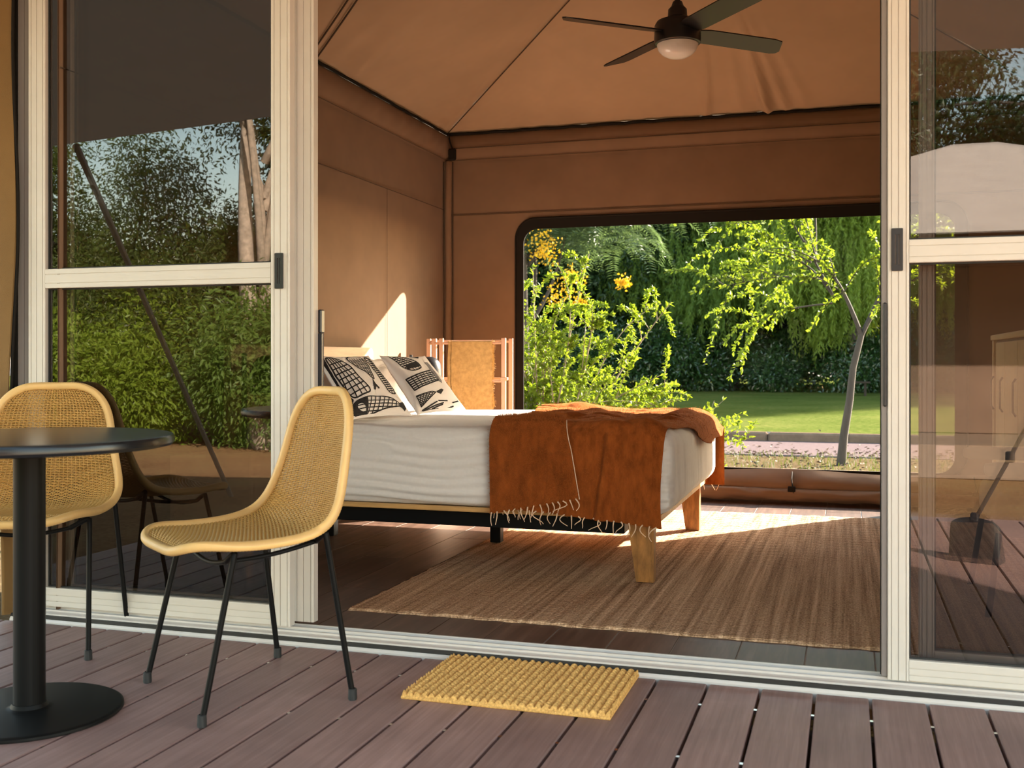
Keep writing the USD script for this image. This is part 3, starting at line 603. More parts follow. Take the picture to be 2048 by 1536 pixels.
zr = .009 + .0022 * (noise(np.stack(np.broadcast_arrays(x * 40, y * 1.2, 0 * x), -1)) - .5) * 2 + .0013 * np.sin(y / .021 * 2 * PI) + .0015 * (noise(np.stack(np.broadcast_arrays(x * 120, y * 120, 0 * x), -1)) - .5)
e = np.minimum(np.minimum(a, 1 - a) * n, np.minimum(b, 1 - b) * m); zr = np.where(e < 1, .0005, zr)
obj('weave', grid(st(x, y, zr)), 'jute', rug, True)

# ------------------------------------------------------------------ bed
BX0, BX1, BY0, BY1, BT, BB = -2.60, -.648, 4.115, 5.60, .655, .318
bed = thing('bed', 'low double bed on black steel frame with tapered timber foot legs', 'bed', (0, 0, 0))
hbp = rrect(4.13, 5.615, .28, 1.0, .035)
obj('headboard', to_frame(extrude(hbp, .04), (-2.655, 0, 0), (0, 1, 0), (0, 0, 1)), 'headboard_wood', bed, label='pale timber panel headboard')
def bed_disp(p, N):
    d = .010 * (fbm(p * [2.2, 5, 6], 3, 4) - .5)
    side = np.abs(N[:, 1]); d += side * .0045 * np.sin(p[:, 2] * 150 + 3 * noise(p * [3, 1, 4]) * 3 + p[:, 0] * 5) * (noise(p * [3.5, 2, 14], 3) > .35)
    end = np.clip(N[:, 0], 0, 1); d += end * .009 * (noise(st(p[:, 1] * 38 + p[:, 2] * 9, p[:, 2] * 3, 0 * p[:, 0]), 8) - .5)
    d += np.clip(N[:, 2], 0, 1) * .012 * (noise(p * [5, 9, 1], 9) - .5)
    return d
mc = np.array([(BX0 + BX1) / 2, (BY0 + BY1) / 2, (BT + BB) / 2]); msz = np.array([BX1 - BX0, BY1 - BY0, BT - BB])
obj('bedspread', rbox(msz, .075, (150, 120, 60), mc, bed_disp), 'linen_white', bed, True, label='white linen bedspread tucked round the mattress')
obj('timber_rail', box((-2.60, 4.14, .300), (-.70, 4.165, .3205), .003), 'timber_rail', bed, label='thin timber slat edge')
obj('timber_rail', box((-2.60, 5.55, .300), (-.70, 5.575, .3205), .003), 'timber_rail', bed)
obj('timber_rail', box((-.725, 4.166, .292), (-.700, 5.549, .3205), .003), 'timber_rail', bed)
obj('slat_base', box((-2.60, 4.166, .303), (-.726, 5.549, .318)), 'timber_rail', bed)
obj('steel_rail', box((-2.60, 4.18, .235), (-.85, 4.22, .2995), .003), 'black_metal', bed)
obj('steel_rail', box((-2.60, 5.50, .235), (-.85, 5.54, .2995), .003), 'black_metal', bed)
obj('steel_rail', box((-2.60, 4.85, .235), (-.85, 4.89, .2995), .003), 'black_metal', bed)
obj('steel_rail', box((-.885, 4.2205, .235), (-.852, 5.4995, .2995), .003), 'black_metal', bed)
zl = ZF + .0125
for sy, yo in ((-1, 4.155), (1, 5.56)):
    y0, y1 = sorted((yo, yo - sy * .055)); P = []
    for z_, w in ((zl, .070), (.2995, .105)):
        for x in (-.728 - w, -.728):
            for y in (y0, y1 if z_ > .1 else y1): P.append((x, y, z_))
    obj('timber_leg', trimesh.convex.convex_hull(np.array(P)), 'timber', bed, label='tapered timber foot leg')
for x, y in ((-1.615, 4.868), (-2.5, 4.2), (-2.5, 5.52), (-2.5, 4.868)):
    obj('steel_leg', box((x - .026, y - .026, zl if x > -1.65 else ZF + .0005), (x + .026, y + .026, .2345), .003), 'black_metal', bed)

# throw over the foot of the bed
def bed_section(q, off):
    """Point (y, z) a distance q along the section, 0 at the near top corner, offset outward."""
    r = .075; w = BY1 - BY0 - 2 * r; arc = PI / 2 * r
    q = np.asarray(q, float); y = np.empty_like(q); z = np.empty_like(q); ny = np.empty_like(q); nz = np.empty_like(q)
    a = q < 0; y[a] = BY0; z[a] = BT - r + q[a]; ny[a] = -1; nz[a] = 0
    b = (q >= 0) & (q < arc); t = q[b] / r; y[b] = BY0 + r - r * np.cos(t); z[b] = BT - r + r * np.sin(t); ny[b] = -np.cos(t); nz[b] = np.sin(t)
    c = (q >= arc) & (q < arc + w); y[c] = BY0 + r + q[c] - arc; z[c] = BT; ny[c] = 0; nz[c] = 1
    d = (q >= arc + w) & (q < 2 * arc + w); t = (q[d] - arc - w) / r; y[d] = BY1 - r + r * np.sin(t); z[d] = BT - r + r * np.cos(t); ny[d] = np.sin(t); nz[d] = np.cos(t)
    e = q >= 2 * arc + w; y[e] = BY1; z[e] = BT - r - (q[e] - 2 * arc - w); ny[e] = 1; nz[e] = 0
    return y + ny * off, z + nz * off
SEC = BY1 - BY0 - .15 + PI * .075
throw = thing('throw_blanket', 'rust-red fringed mohair throw draped over the foot of the bed', 'blanket')
def cloth(xl, xr, q0, q1, off, seed, nu=150, nv=330):
    """xl(t), xr(t): side edges; q0(x01), q1(x01): lengths of the hanging ends."""
    u = np.linspace(0, 1, nu)[:, None]; v = np.linspace(0, 1, nv)[None]
    q = q0(u) * (1 - v) + q1(u) * v
    t = np.clip(q / SEC, 0, 1); x = xl(t, q) * (1 - u) + xr(t, q) * u
    pp = np.stack(np.broadcast_arrays(x * 4.0, q * 4.5, 0 * x + seed), -1)
    topness = np.clip(np.minimum(q, SEC - q) / .12, 0, 1)
    ridge = .060 * np.clip(noise(pp * [1.1, 1.6, 1], seed) - .42, 0, 1) + .032 * np.abs(noise(pp * [1.7, 3.2, 1], seed + 1) - .5)
    ridge = ridge + .030 * np.exp(-((q - 1.30 - .35 * (x + 1.45)) / .07) ** 2) * np.exp(-((x + 1.42) / .20) ** 2)
    ridge = ridge * np.clip((-.66 - x) / .10, .15, 1)
    ridge = ridge + .028 * np.exp(-((q - .06 - .25 * (x + .95)) / .05) ** 2) * np.exp(-((x + .96) / .09) ** 2)
    hang = .010 * (np.sin(x * 26 + seed) + .6 * np.sin(x * 47 + 2)) * np.clip(-q / .3, 0, 1) + .012 * (noise(pp * [2.5, .6, 1], seed + 2) - .2) * (1 - topness)
    hang = hang - .018 * np.exp(-((x + .93 - .12 * q) / .012) ** 2) * (q < .05) + .016 * np.exp(-((x + .90 - .12 * q) / .022) ** 2) * (q < .05)
    o = off + .006 + ridge * topness + hang * (1 - topness) + .0015 * noise(pp * 16, seed + 5)
    y, z = bed_section(q + 0 * u, np.maximum(o, off + .004))
    over = np.clip(x - .014 - (BX1 - .075), 0, 1); drop = np.where(over < .075, .075 - np.sqrt(np.clip(.075 ** 2 - over ** 2, 0, 1)), .075 + (over - .075) * 2.2)
    z = z - drop * topness
    return np.stack(np.broadcast_arrays(x, y, z), -1)
def both(P, t=.004):
    g = grid(P); N = g.vertex_normals
    return cat_([g, trimesh.Trimesh(g.vertices - N * t, g.faces[:, ::-1], process=False)])
xl = lambda t, q: -1.372 - .20 * np.clip(t, 0, 1) ** 1.3 - .0 * q
xr = lambda t, q: -.682 + .070 * np.clip((t - .12) / .5, 0, 1) ** .8 + .010 * np.sin(q * 9) * (1 - t)
P0 = cloth(xl, xr, lambda u: -.245 - .06 * u, lambda u: SEC + .30 + 0 * u, .002, 2)
blanket = obj('blanket', both(P0), 'throw', throw, True)
xl2 = lambda t, q: -1.385 - .05 * t; xr2 = lambda t, q: -1.045 + .045 * np.clip(-q / .25, 0, 1) - .15 * t * 4
P1 = cloth(xl2, xr2, lambda u: -.275 + .075 * u, lambda u: .26 - .10 * u, .026, 3, 80, 120)
obj('folded_layer', both(P1), 'throw', throw, True)
obj('hem', tube(P1[-1, :95] + [.001, -.002, 0], .0022, 5), 'tassel', throw, True, label='pale stitched hem edge')
r2 = np.random.default_rng(5)
def tassels(edge, out, n, skip=0):
    for i in range(n):
        k = int((i + .5) / n * (len(edge) - 1)); p = edge[k]; L = r2.uniform(.035, .058); sw = r2.normal(0, .012, 2); w = np.linspace(0, 1, 7)[:, None]
        P = p + np.array(out) * .003 + w * np.array([sw[0], 0, -L]) + np.sin(w * PI * r2.uniform(.8, 1.6)) * np.array([sw[1], .0, 0]) + np.array([0, -.004, .006])
        obj('tassel', tube(P, np.linspace(.0030, .0015, 7), 5), 'tassel', throw)
tassels(P0[:, 0], (0, -1, 0), 24); tassels(P1[:, 0], (0, -1, 0), 15)
e2 = P0[:, -1]
for i in range(22):
    p = e2[int((i + .5) / 22 * (len(e2) - 1))]; w = np.linspace(0, 1, 6)[:, None]
    obj('tassel', tube(p + w * np.array([r2.normal(0, .012), 0, -r2.uniform(.03, .055)]) + [0, .004, .006], np.linspace(.0022, .0011, 6), 5), 'tassel', throw)
fz_p, fz_v = [], []
for P in (P0, P1):
    N = grid(P).vertex_normals.reshape(P.shape); k = r2.integers(0, P.shape[0] * P.shape[1], 7000)
    p = P.reshape(-1, 3)[k]; nn = N.reshape(-1, 3)[k]; nn = np.where((nn @ np.array([0, 0, 1.]) < -.3)[:, None], -nn, nn)
    fz_p.append(p); fz_v.append(unit(nn + r2.normal(0, .6, nn.shape)) * r2.uniform(.006, .016, (len(k), 1)))
fz_p, fz_v = np.vstack(fz_p), np.vstack(fz_v)
bc = UsdGeom.BasisCurves.Define(stage, str(throw.GetPath()) + '/fuzz')
pts = np.stack([fz_p, fz_p + fz_v * .55, fz_p + fz_v + r2.normal(0, .002, fz_v.shape)], 1).reshape(-1, 3)
bc.CreatePointsAttr(Vt.Vec3fArray.FromNumpy(pts.astype(np.float32))); bc.CreateCurveVertexCountsAttr(Vt.IntArray.FromNumpy(np.full(len(fz_p), 3, np.int32)))
bc.CreateTypeAttr('linear'); bc.CreateWidthsAttr(Vt.FloatArray.FromNumpy(np.full(len(pts), .0005, np.float32))); bc.SetWidthsInterpolation('vertex')
UsdShade.MaterialBindingAPI.Apply(bc.GetPrim()).Bind(MATS['throw_fuzz']); data(bc.GetPrim(), kind='stuff')

# ------------------------------------------------------------------ pillows and cushions
def pillow_map(c, th, pinch=.06, seed=0, wr=.012):
    """Returns f(p, q, side): p, q in [0, 1] over the four corners (bl, br, tl, tr)."""
    bl, br, tl, tr = (np.asarray(x, float) for x in c); nrm = unit(np.cross(br - bl, tl - bl))
    def f(p, q, side=1, lift=0.0):
        p, q = np.broadcast_arrays(np.asarray(p, float), np.asarray(q, float))
        A, B = 2 * p - 1, 2 * q - 1
        p2 = .5 + .5 * A * (1 - pinch * (1 - B ** 2)); q2 = .5 + .5 * B * (1 - pinch * (1 - A ** 2))
        base = (bl * ((1 - p2) * (1 - q2))[..., None] + br * (p2 * (1 - q2))[..., None] + tl * ((1 - p2) * q2)[..., None] + tr * (p2 * q2)[..., None])
        h = th * (np.clip(1 - A ** 2, 0, 1) ** .55) * (np.clip(1 - B ** 2, 0, 1) ** .55)
        w = wr * (fbm(st(p * 4, q * 4, 0 * p + seed + side), 3) - .5) * np.clip(h / th * 3, 0, 1)
        return base + nrm * ((h + w) * side + lift * side)[..., None]
    return f
def pillow_mesh(f, n=44):
    a = .5 - .5 * np.cos(np.linspace(0, PI, n)); A, B = a[:, None], a[None]
    return cat_([grid(f(A, B, 1)), grid(f(A, B, -1), flip=True)])
BTP = BT + .012
for lab, c, sd in (('white linen pillow leaning on the headboard nearest the doors', [(-2.22, 4.17, BTP + .0), (-2.22, 4.82, BTP), (-2.47, 4.16, BTP + .26), (-2.47, 4.83, BTP + .26)], 1),
                   ('white linen pillow leaning on the headboard nearest the window', [(-2.16, 4.90, BTP), (-2.16, 5.52, BTP), (-2.43, 4.88, BTP + .255), (-2.43, 5.54, BTP + .255)], 2)):
    f = pillow_map(c, .085, .05, sd, .05); obj('pillow', pillow_mesh(f, 60), 'linen_pillow', None, True, lab, 'pillow', 'pillows at the bed head')
def strokes(lines, w): return unary_union([sg.LineString(l).buffer(w, quad_segs=2) for l in lines])
def blob(pts, n=60):
    from scipy.interpolate import CubicSpline
    p = np.array(list(pts) + [pts[0]], float); d = np.r_[0, np.cumsum(np.linalg.norm(np.diff(p, axis=0), axis=1))]
    return sg.Polygon(CubicSpline(d, p, bc_type='periodic')(np.linspace(0, d[-1], n)[:-1])).buffer(0)
def inside(lines, poly, w): return strokes(lines, w).intersection(poly)
def outline(poly, w): return poly.boundary.buffer(w, quad_segs=2)
def along(a, b, t): return (a[0] + (b[0] - a[0]) * t, a[1] + (b[1] - a[1]) * t)
def trap(poly, nx, ny, w):
    """A woven fish trap: the outline with bars along and across its longest box."""
    r = poly.minimum_rotated_rectangle; c = np.array(r.exterior.coords)[:4]
    if np.linalg.norm(c[1] - c[0]) < np.linalg.norm(c[2] - c[1]): c = np.roll(c, -1, 0)
    L = [(along(c[0], c[3], t), along(c[1], c[2], t)) for t in np.linspace(0, 1, ny + 1)[1:-1]] + [(along(c[0], c[1], t), along(c[3], c[2], t)) for t in np.linspace(0, 1, nx + 1)[1:-1]]
    return unary_union([outline(poly, w * 1.3), inside(L, poly, w)])
def print_mesh(poly, f, lift=.0012):
    """A flat pattern cut into small triangles and laid on the cushion face."""
    poly = poly.intersection(sg.box(.02, .02, .98, .98)); ms = []
    for g in getattr(poly, 'geoms', [poly]):
        if g.geom_type == 'Polygon' and g.area > 1e-6:
            v, t = trimesh.creation.triangulate_polygon(g, engine='earcut'); ms.append(trimesh.Trimesh(np.c_[v, 0 * v[:, 0]], t, process=False))
    m = cat_(ms); v, fc = trimesh.remesh.subdivide_to_size(m.vertices, m.faces, .035, max_iter=8)
    return trimesh.Trimesh(f(v[:, 0], v[:, 1], 1, lift), fc, process=False)
def cushion(label, corners, sd, prints):
    t = thing('cushion', label, 'cushion', group='fish-trap print cushions')
    f = pillow_map(corners, .052, .07, sd, .012)
    obj('cover', pillow_mesh(f, 60), 'cushion_cloth', t, True)
    for nm, poly, mt_ in prints: obj(nm, print_mesh(poly, f), mt_, t, label=None)
    return t
W = .0085
def bil(quad):
    """Inverse of the four-corner map: a drawing on a slanted quad (bl, br, tl, tr) to p, q in [0, 1]."""
    bl, br, tl, tr = (np.asarray(c, float) for c in quad)
    def g(pts):
        out = []
        for x in pts:
            p = q = .5
            for _ in range(30):
                f = bl * (1 - p) * (1 - q) + br * p * (1 - q) + tl * (1 - p) * q + tr * p * q - x
                J = np.stack([(br - bl) * (1 - q) + (tr - tl) * q, (tl - bl) * (1 - p) + (tr - br) * p], 1); d = np.linalg.solve(J, f); p -= d[0]; q -= d[1]
            out.append((p, q))
        return out
    return g
def clipped(lines, poly, w): return strokes(lines, w).intersection(poly)
def net(g, poly, a0, a1, b0, b1, na, nb, w):
    """Outline and a net: a lines running a0 -> a1 and b0 -> b1 (each a pair of end points)."""
    L = [g([along(a0[0], a1[0], t), along(a0[1], a1[1], t)]) for t in np.linspace(0, 1, na)[1:-1]] + [g([along(b0[0], b1[0], t), along(b0[1], b1[1], t)]) for t in np.linspace(0, 1, nb)[1:-1]]
    return unary_union([outline(poly, w * 1.25), clipped(L, poly, w)])
g1 = bil([(480, 1300), (1320, 1270), (50, 295), (715, 290)])
B = lambda *p: blob(g1(p)); Q1 = lambda *p: sg.Polygon(g1(p)).buffer(0)
tp_ = B((165, 360), (240, 365), (420, 560), (560, 800), (670, 960), (580, 1010), (480, 1035), (380, 900), (270, 690), (190, 480))
f1 = B((390, 390), (580, 370), (640, 480), (690, 650), (705, 780), (640, 700), (520, 590), (430, 480))
l1 = B((630, 350), (690, 370), (800, 520), (900, 680), (980, 820), (1050, 960), (1020, 1000), (950, 985), (880, 870), (790, 700), (690, 520))
wh = B((490, 1120), (560, 1070), (700, 1045), (900, 1060), (1100, 1125), (1140, 1150), (1100, 1175), (920, 1215), (720, 1280), (600, 1285), (500, 1240))
pr1 = [('fish_trap_print', net(g1, tp_, ((130, 420), (330, 330)), ((450, 1080), (700, 960)), ((150, 350), (380, 1060)), ((260, 360), (700, 980)), 9, 6, .0085), 'print_ink'),
       ('fish_print', unary_union([outline(f1, W), net(g1, f1, ((300, 420), (800, 330)), ((400, 900), (900, 800)), ((380, 380), (560, 900)), ((640, 360), (760, 800)), 18, 9, .005), Q1((690, 770), (730, 850), (800, 920), (790, 945), (750, 900), (745, 955), (720, 950), (700, 860))]), 'print_ink'),
       ('ladder_print', net(g1, l1, ((560, 360), (760, 300)), ((880, 1040), (1120, 920)), ((640, 340), (960, 1000)), ((690, 360), (1060, 960)), 20, 4, .0075), 'print_ink'),
       ('whale_print', unary_union([net(g1, wh, ((420, 1060), (1200, 1060)), ((420, 1290), (1200, 1270)), ((640, 1000), (640, 1300)), ((1120, 1000), (1120, 1300)), 6, 9, .0065), Q1((1110, 1125), (1170, 1090), (1195, 1095), (1225, 1180), (1205, 1225), (1160, 1190), (1110, 1175)), wh.intersection(sg.Polygon(g1([(470, 1040), (640, 1040), (680, 1180), (700, 1310), (470, 1310)])).buffer(0)).difference(B((540, 1150), (590, 1130), (640, 1180), (660, 1240), (610, 1225), (560, 1190)))]), 'print_ink'),
       ('edge_print', Q1((60, 300), (130, 330), (200, 560), (300, 800), (390, 960), (480, 1060), (480, 1200), (330, 930), (190, 640)), 'print_ink'),
       ('small_fish_print', unary_union([Q1((840, 490), (870, 500), (930, 570), (910, 615), (880, 560)), B((950, 705), (985, 710), (1010, 800), (1080, 870), (1060, 890), (990, 830))]), 'print_grey')]
cushion('black-printed white cushion nearest the rattan chair on the bed', [(-2.07, 4.20, BTP + .0), (-1.95, 4.62, BTP), (-2.28, 4.265, BTP + .285), (-2.205, 4.68, BTP + .285)], 3, pr1)
g2 = bil([(1560, 1225), (2020, 1150), (990, 345), (1530, 335)])
B2 = lambda *p: blob(g2(p)); Q2 = lambda *p: sg.Polygon(g2(p)).buffer(0)
t2_ = B2((1070, 370), (1190, 345), (1290, 400), (1390, 500), (1420, 570), (1390, 620), (1310, 630), (1230, 570), (1150, 470))
s2_ = Q2((1300, 760), (1380, 715), (1540, 625), (1590, 640), (1640, 740), (1650, 780), (1560, 840), (1420, 925))
k2_ = Q2((1460, 1005), (1600, 965), (1640, 975), (1560, 1145))
pr2 = [('fish_trap_print', unary_union([net(g2, t2_, ((1040, 400), (1240, 320)), ((1280, 660), (1460, 540)), ((1080, 380), (1300, 660)), ((1200, 340), (1430, 580)), 10, 6, .008), t2_.intersection(Q2((1250, 540), (1380, 450), (1420, 560), (1400, 575), (1280, 615)))]), 'print_ink'),
       ('net_print', net(g2, s2_, ((1300, 760), (1590, 610)), ((1420, 930), (1680, 780)), ((1300, 760), (1420, 930)), ((1590, 610), (1680, 780)), 7, 9, .0085), 'print_ink'),
       ('basket_print', unary_union([net(g2, k2_, ((1440, 1000), (1680, 940)), ((1540, 1160), (1700, 1120)), ((1460, 1000), (1550, 1160)), ((1640, 970), (1580, 1160)), 9, 7, .006), Q2((1640, 965), (1690, 920), (1715, 935), (1700, 1000), (1660, 985))]), 'print_ink'),
       ('slim_fish_print', Q2((1470, 480), (1520, 470), (1560, 560), (1620, 660), (1690, 770), (1690, 830), (1640, 790), (1570, 680), (1510, 570)), 'print_grey'),
       ('reed_print', strokes([g2(x) for x in (((1590, 1190), (1690, 1100)), ((1600, 1195), (1760, 1110)), ((1620, 1195), (1740, 1180)), ((1680, 1180), (1760, 1130)), ((1800, 1190), (1870, 1140)), ((1700, 1090), (1790, 1080)), ((1850, 1100), (1900, 1060)))], .009), 'print_ink'),
       ('corner_print', Q2((1310, 345), (1430, 350), (1410, 395), (1380, 385)), 'print_ink')]
cushion('black-printed white cushion nearer the window, in the sun', [(-1.965, 4.715, BTP), (-1.855, 5.11, BTP), (-2.19, 4.77, BTP + .285), (-2.10, 5.14, BTP + .285)], 6, pr2)

# ------------------------------------------------------------------ bedside lamps and tables
for i, (y, lab, lab2) in enumerate(((3.97, 'black dome bedside lamp seen through the left door pane', 'small timber bedside table dimly seen through the left door pane'),
                             (5.78, 'black dome bedside lamp behind the sunlit cushion', 'small timber bedside table hidden beyond the bed at the window end'))):
    if i == 0:
        nt = thing('bedside_table', lab2, 'bedside table', (-2.44, y - .09, ZF))
        obj('body', box((-.19, -.18, .14), (.19, .18, .50), .004), 'headboard_wood', nt); dr = obj('drawer', box((.191, -.165, .30), (.207, .165, .485), .003), 'headboard_wood', nt)
        obj('knob', lathe([(0, 0), (.008, 0), (.008, .012), (.014, .018), (.012, .026), (0, .028)], 16).apply_transform(trimesh.transformations.rotation_matrix(PI / 2, (0, 1, 0))).apply_translation((.2075, 0, .39)), 'black_satin', dr, True)
        for sx in (-1, 1):
            for sy in (-1, 1): obj('leg', tube([(sx * .165, sy * .155, .0005), (sx * .155, sy * .145, .1395)], [.012, .018], 10), 'timber', nt)
        nt1 = nt
    else: copy_of(nt1, lab2, (-2.44, y + .09, ZF))
    if i == 0:
        lp = thing('bedside_lamp', lab, 'lamp', (-2.45, y, ZF + .5005), group='black dome bedside lamps')
        obj('base', lathe([(0, 0), (.075, 0), (.078, .006), (.07, .014), (.012, .018), (0, .018)], 40), 'black_satin', lp, 35)
        obj('pole', tube([(0, 0, .018), (0, 0, .42)], .011, 12), 'black_satin', lp, True)
        obj('arm', tube([(.0, 0, .30), (.05, 0, .305), (.10, 0, .33)], .006, 8), 'black_satin', lp, True)
        obj('shade', lathe([(.074, .25), (.076, .252), (.075, .33), (.066, .372), (.045, .398), (.018, .408), (0, .409)], 40, (.115, 0, 0)), 'black_satin', lp, True)
    else: copy_of(lp, lab, (-2.45, y, ZF + .5005))

# ------------------------------------------------------------------ towel rack with towel
rk = thing('towel_rack', 'folding pale timber clothes rack in the back left corner', 'clothes rack', (0, 0, ZF))
def post(x, y, h=1.025, w=.026): obj('post', box((x - w / 2, y - .011, 0), (x + w / 2, y + .011, h), .002), 'rack_wood', rk)
ry = 6.20
for x, y in ((-2.421, ry), (-2.012, ry)): post(x, y)
for x, y in ((-2.545, ry + .10), (-2.013, ry + .15), (-2.487, ry + .05)): post(x, y)
def rung(p, q): obj('rung', tube([p, q], .0085, 10), 'rack_wood', rk)
for z in (.995, .76, .45, .15):
    rung((-2.42, ry, z), (-2.01, ry, z)); rung((-2.545, ry + .10, z), (-2.487, ry + .05, z)); rung((-2.487, ry + .05, z), (-2.421, ry, z)); rung((-2.545, ry + .10, z + .012), (-2.013, ry + .15, z + .012))
obj('hinge', box((-2.03, ry - .016, .765), (-1.985, ry + .012, .785), .003), 'rack_wood', rk)
tw_ = thing('towel', 'mustard yellow linen towel hung over the timber rack', 'towel')
n, m = 60, 110; u = np.linspace(0, 1, n)[:, None]; v = np.linspace(-1, 1, m)[None]
zt = ZF + .995 + .013
def hung(x0, x1, lf, lb, gap):
    s_ = np.where(v < 0, v * lf, v * lb); z_ = zt - np.clip(np.abs(s_) - .02, 0, 9); y_ = ry + np.where(s_ < 0, -1, 1) * gap * np.clip(np.abs(s_) / .02, 0, 1)
    nz = noise(np.stack(np.broadcast_arrays(u * 5, s_ * 7, 0 * u + x0), -1)) - .5
    return np.stack(np.broadcast_arrays(x0 + (x1 - x0) * u + .012 * (noise(np.stack(np.broadcast_arrays(s_ * 22, u * 0, 0 * u + 5), -1)) - .5) + .02 * np.abs(s_) * (u - .5), y_ + .02 * nz * np.sign(s_ + 1e-9) * np.clip(np.abs(s_) * 6, 0, 1) + .004 * np.sin(u * 18) * np.clip(np.abs(s_) * 4, 0, 1), z_ + .004 * nz), -1)
obj('cloth', both(hung(-2.345, -2.083, .46, .44, .018), .003), 'towel', tw_, True)
obj('inner_fold', both(hung(-2.372, -2.315, .45, .43, .012), .003), 'towel', tw_, True)
fr3 = []
for P in (hung(-2.345, -2.083, .46, .44, .018),):
    for side in (0, -1):
        for k in np.arange(2, 108, 1):
            p = P[side, k]; fr3.append(tube([p, p + np.array([(-1 if side == 0 else 1) * r2.uniform(.003, .012), r2.normal(0, .003), r2.normal(0, .004)])], .0012, 4))
obj('fringe', cat_(fr3), 'towel', tw_, kind='stuff')

# ------------------------------------------------------------------ ceiling fan
fan = thing('ceiling_fan', 'black four-blade ceiling fan with frosted dome light', 'ceiling fan', (XC, YC, 0))
obj('rod', tube([(0, 0, 2.60), (0, 0, APEX - .10)], .013, 12), 'black_satin', fan, True)
obj('canopy', lathe([(0, APEX - .16), (.05, APEX - .155), (.068, APEX - .10), (.07, APEX - .065)], 32), 'black_satin', fan, True)
obj('motor', lathe([(0, 2.622), (.022, 2.622), (.03, 2.60), (.044, 2.585), (.046, 2.55), (.06, 2.537), (.098, 2.527), (.108, 2.51), (.110, 2.44), (.108, 2.425), (.10, 2.42), (0, 2.42)], 64), 'black_satin', fan, 40)
obj('light_dome', lathe([(.097, 2.4195), (.096, 2.412), (.088, 2.392), (.070, 2.374), (.045, 2.361), (.02, 2.355), (0, 2.354)], 48), 'lamp_glass', fan, True, label='frosted white dome light')
for ang_ in (219, 133, 41, 311):
    bl = sg.Polygon([(.09, -.045), (.15, -.058), (.52, -.060), (.565, -.050), (.605, .030), (.598, .048), (.57, .056), (.15, .052), (.09, .04)]).buffer(.004)
    m = extrude(bl, .006, -.003); a_ = math.radians(-13); v = m.vertices; m.vertices = np.stack([v[:, 0], v[:, 1] * math.cos(a_) - v[:, 2] * math.sin(a_), v[:, 1] * math.sin(a_) + v[:, 2] * math.cos(a_)], 1)
    m.apply_transform(trimesh.transformations.rotation_matrix(math.radians(ang_), (0, 0, 1))); m.apply_translation((0, 0, 2.475)); obj('blade', m, 'black_satin', fan)

# ------------------------------------------------------------------ right side of the room
cb = thing('cabinet', 'pale timber cabinet standing by the right wall behind the door pane', 'cabinet', (0, 0, ZF))
obj('body', box((.80, 5.15, .06), (XR - .015, 6.55, 1.0), .004), 'cabinet_dark', cb)
obj('worktop', box((.775, 5.12, 1.0005), (XR - .012, 6.58, 1.03), .004), 'cabinet_wood', cb)
obj('plinth', box((.84, 5.17, .0005), (XR - .02, 6.53, .0595)), 'cabinet_dark', cb)
for y0, y1 in ((5.16, 5.60), (5.61, 6.05), (6.06, 6.40)):
    dd = obj('door', box((.781, y0, .08), (.7995, y1, .985), .003), 'cabinet_wood', cb); obj('handle', tube([(.765, y1 - .05, .62), (.752, y1 - .05, .64), (.752, y1 - .05, .78), (.765, y1 - .05, .80)], .005, 8), 'black_satin', dd, True)
obj('corner_post', box((.781, 6.50, .0005), (.80, 6.55, .9995), .002), 'cabinet_wood', cb)
ac = thing('armchair', 'grey armchair on thin black legs behind the right door pane', 'armchair', (.80, 4.25, ZF))
obj('seat', rbox((.62, .60, .16), .05, (16, 16, 6), (0, 0, .36)), 'grey_felt', ac, True); obj('backrest', rbox((.12, .60, .40), .05, (6, 16, 10), (.08, 0, .64)), 'grey_felt', ac, True)
for sx in (-1, 1):
    for sy in (-1, 1): obj('leg', tube([(sx * .34 if sx < 0 else .10, sy * .28, .0005), (sx * .30 if sx < 0 else .09, sy * .24, .29)], .011, 8), 'black_metal', ac, True)
for sy in (-1, 1): obj('armrest', rbox((.40, .07, .05), .02, (10, 6, 6), (-.16, sy * .345, .52)), 'grey_felt', ac, True)
# long-handled dustpan on the deck, seen mirrored in the right pane
dp = thing('dustpan', 'black long-handled dustpan on the deck, mirrored in the right pane', 'dustpan', (.56, .98, 0), 20)
obj('pan', trimesh.convex.convex_hull(np.vstack([np.c_[.11 * np.cos(np.linspace(0, PI, 14)), .03 * np.sin(np.linspace(0, PI, 14)), .16 + .05 * np.sin(np.linspace(0, PI, 14))], [(-.11, -.09, .001), (.11, -.09, .001), (-.11, .03, .001), (.11, .03, .001)]])), 'black_satin', dp)
obj('pole', tube([(0, .02, .19), (.16, .04, .50), (.32, .06, .82)], .010, 10), 'black_satin', dp, True)
obj('joint', box((-.014, .004, .19), (.02, .036, .23), .005), 'black_satin', dp); obj('joint', box((.14, .02, .47), (.175, .056, .52), .005), 'black_satin', dp)

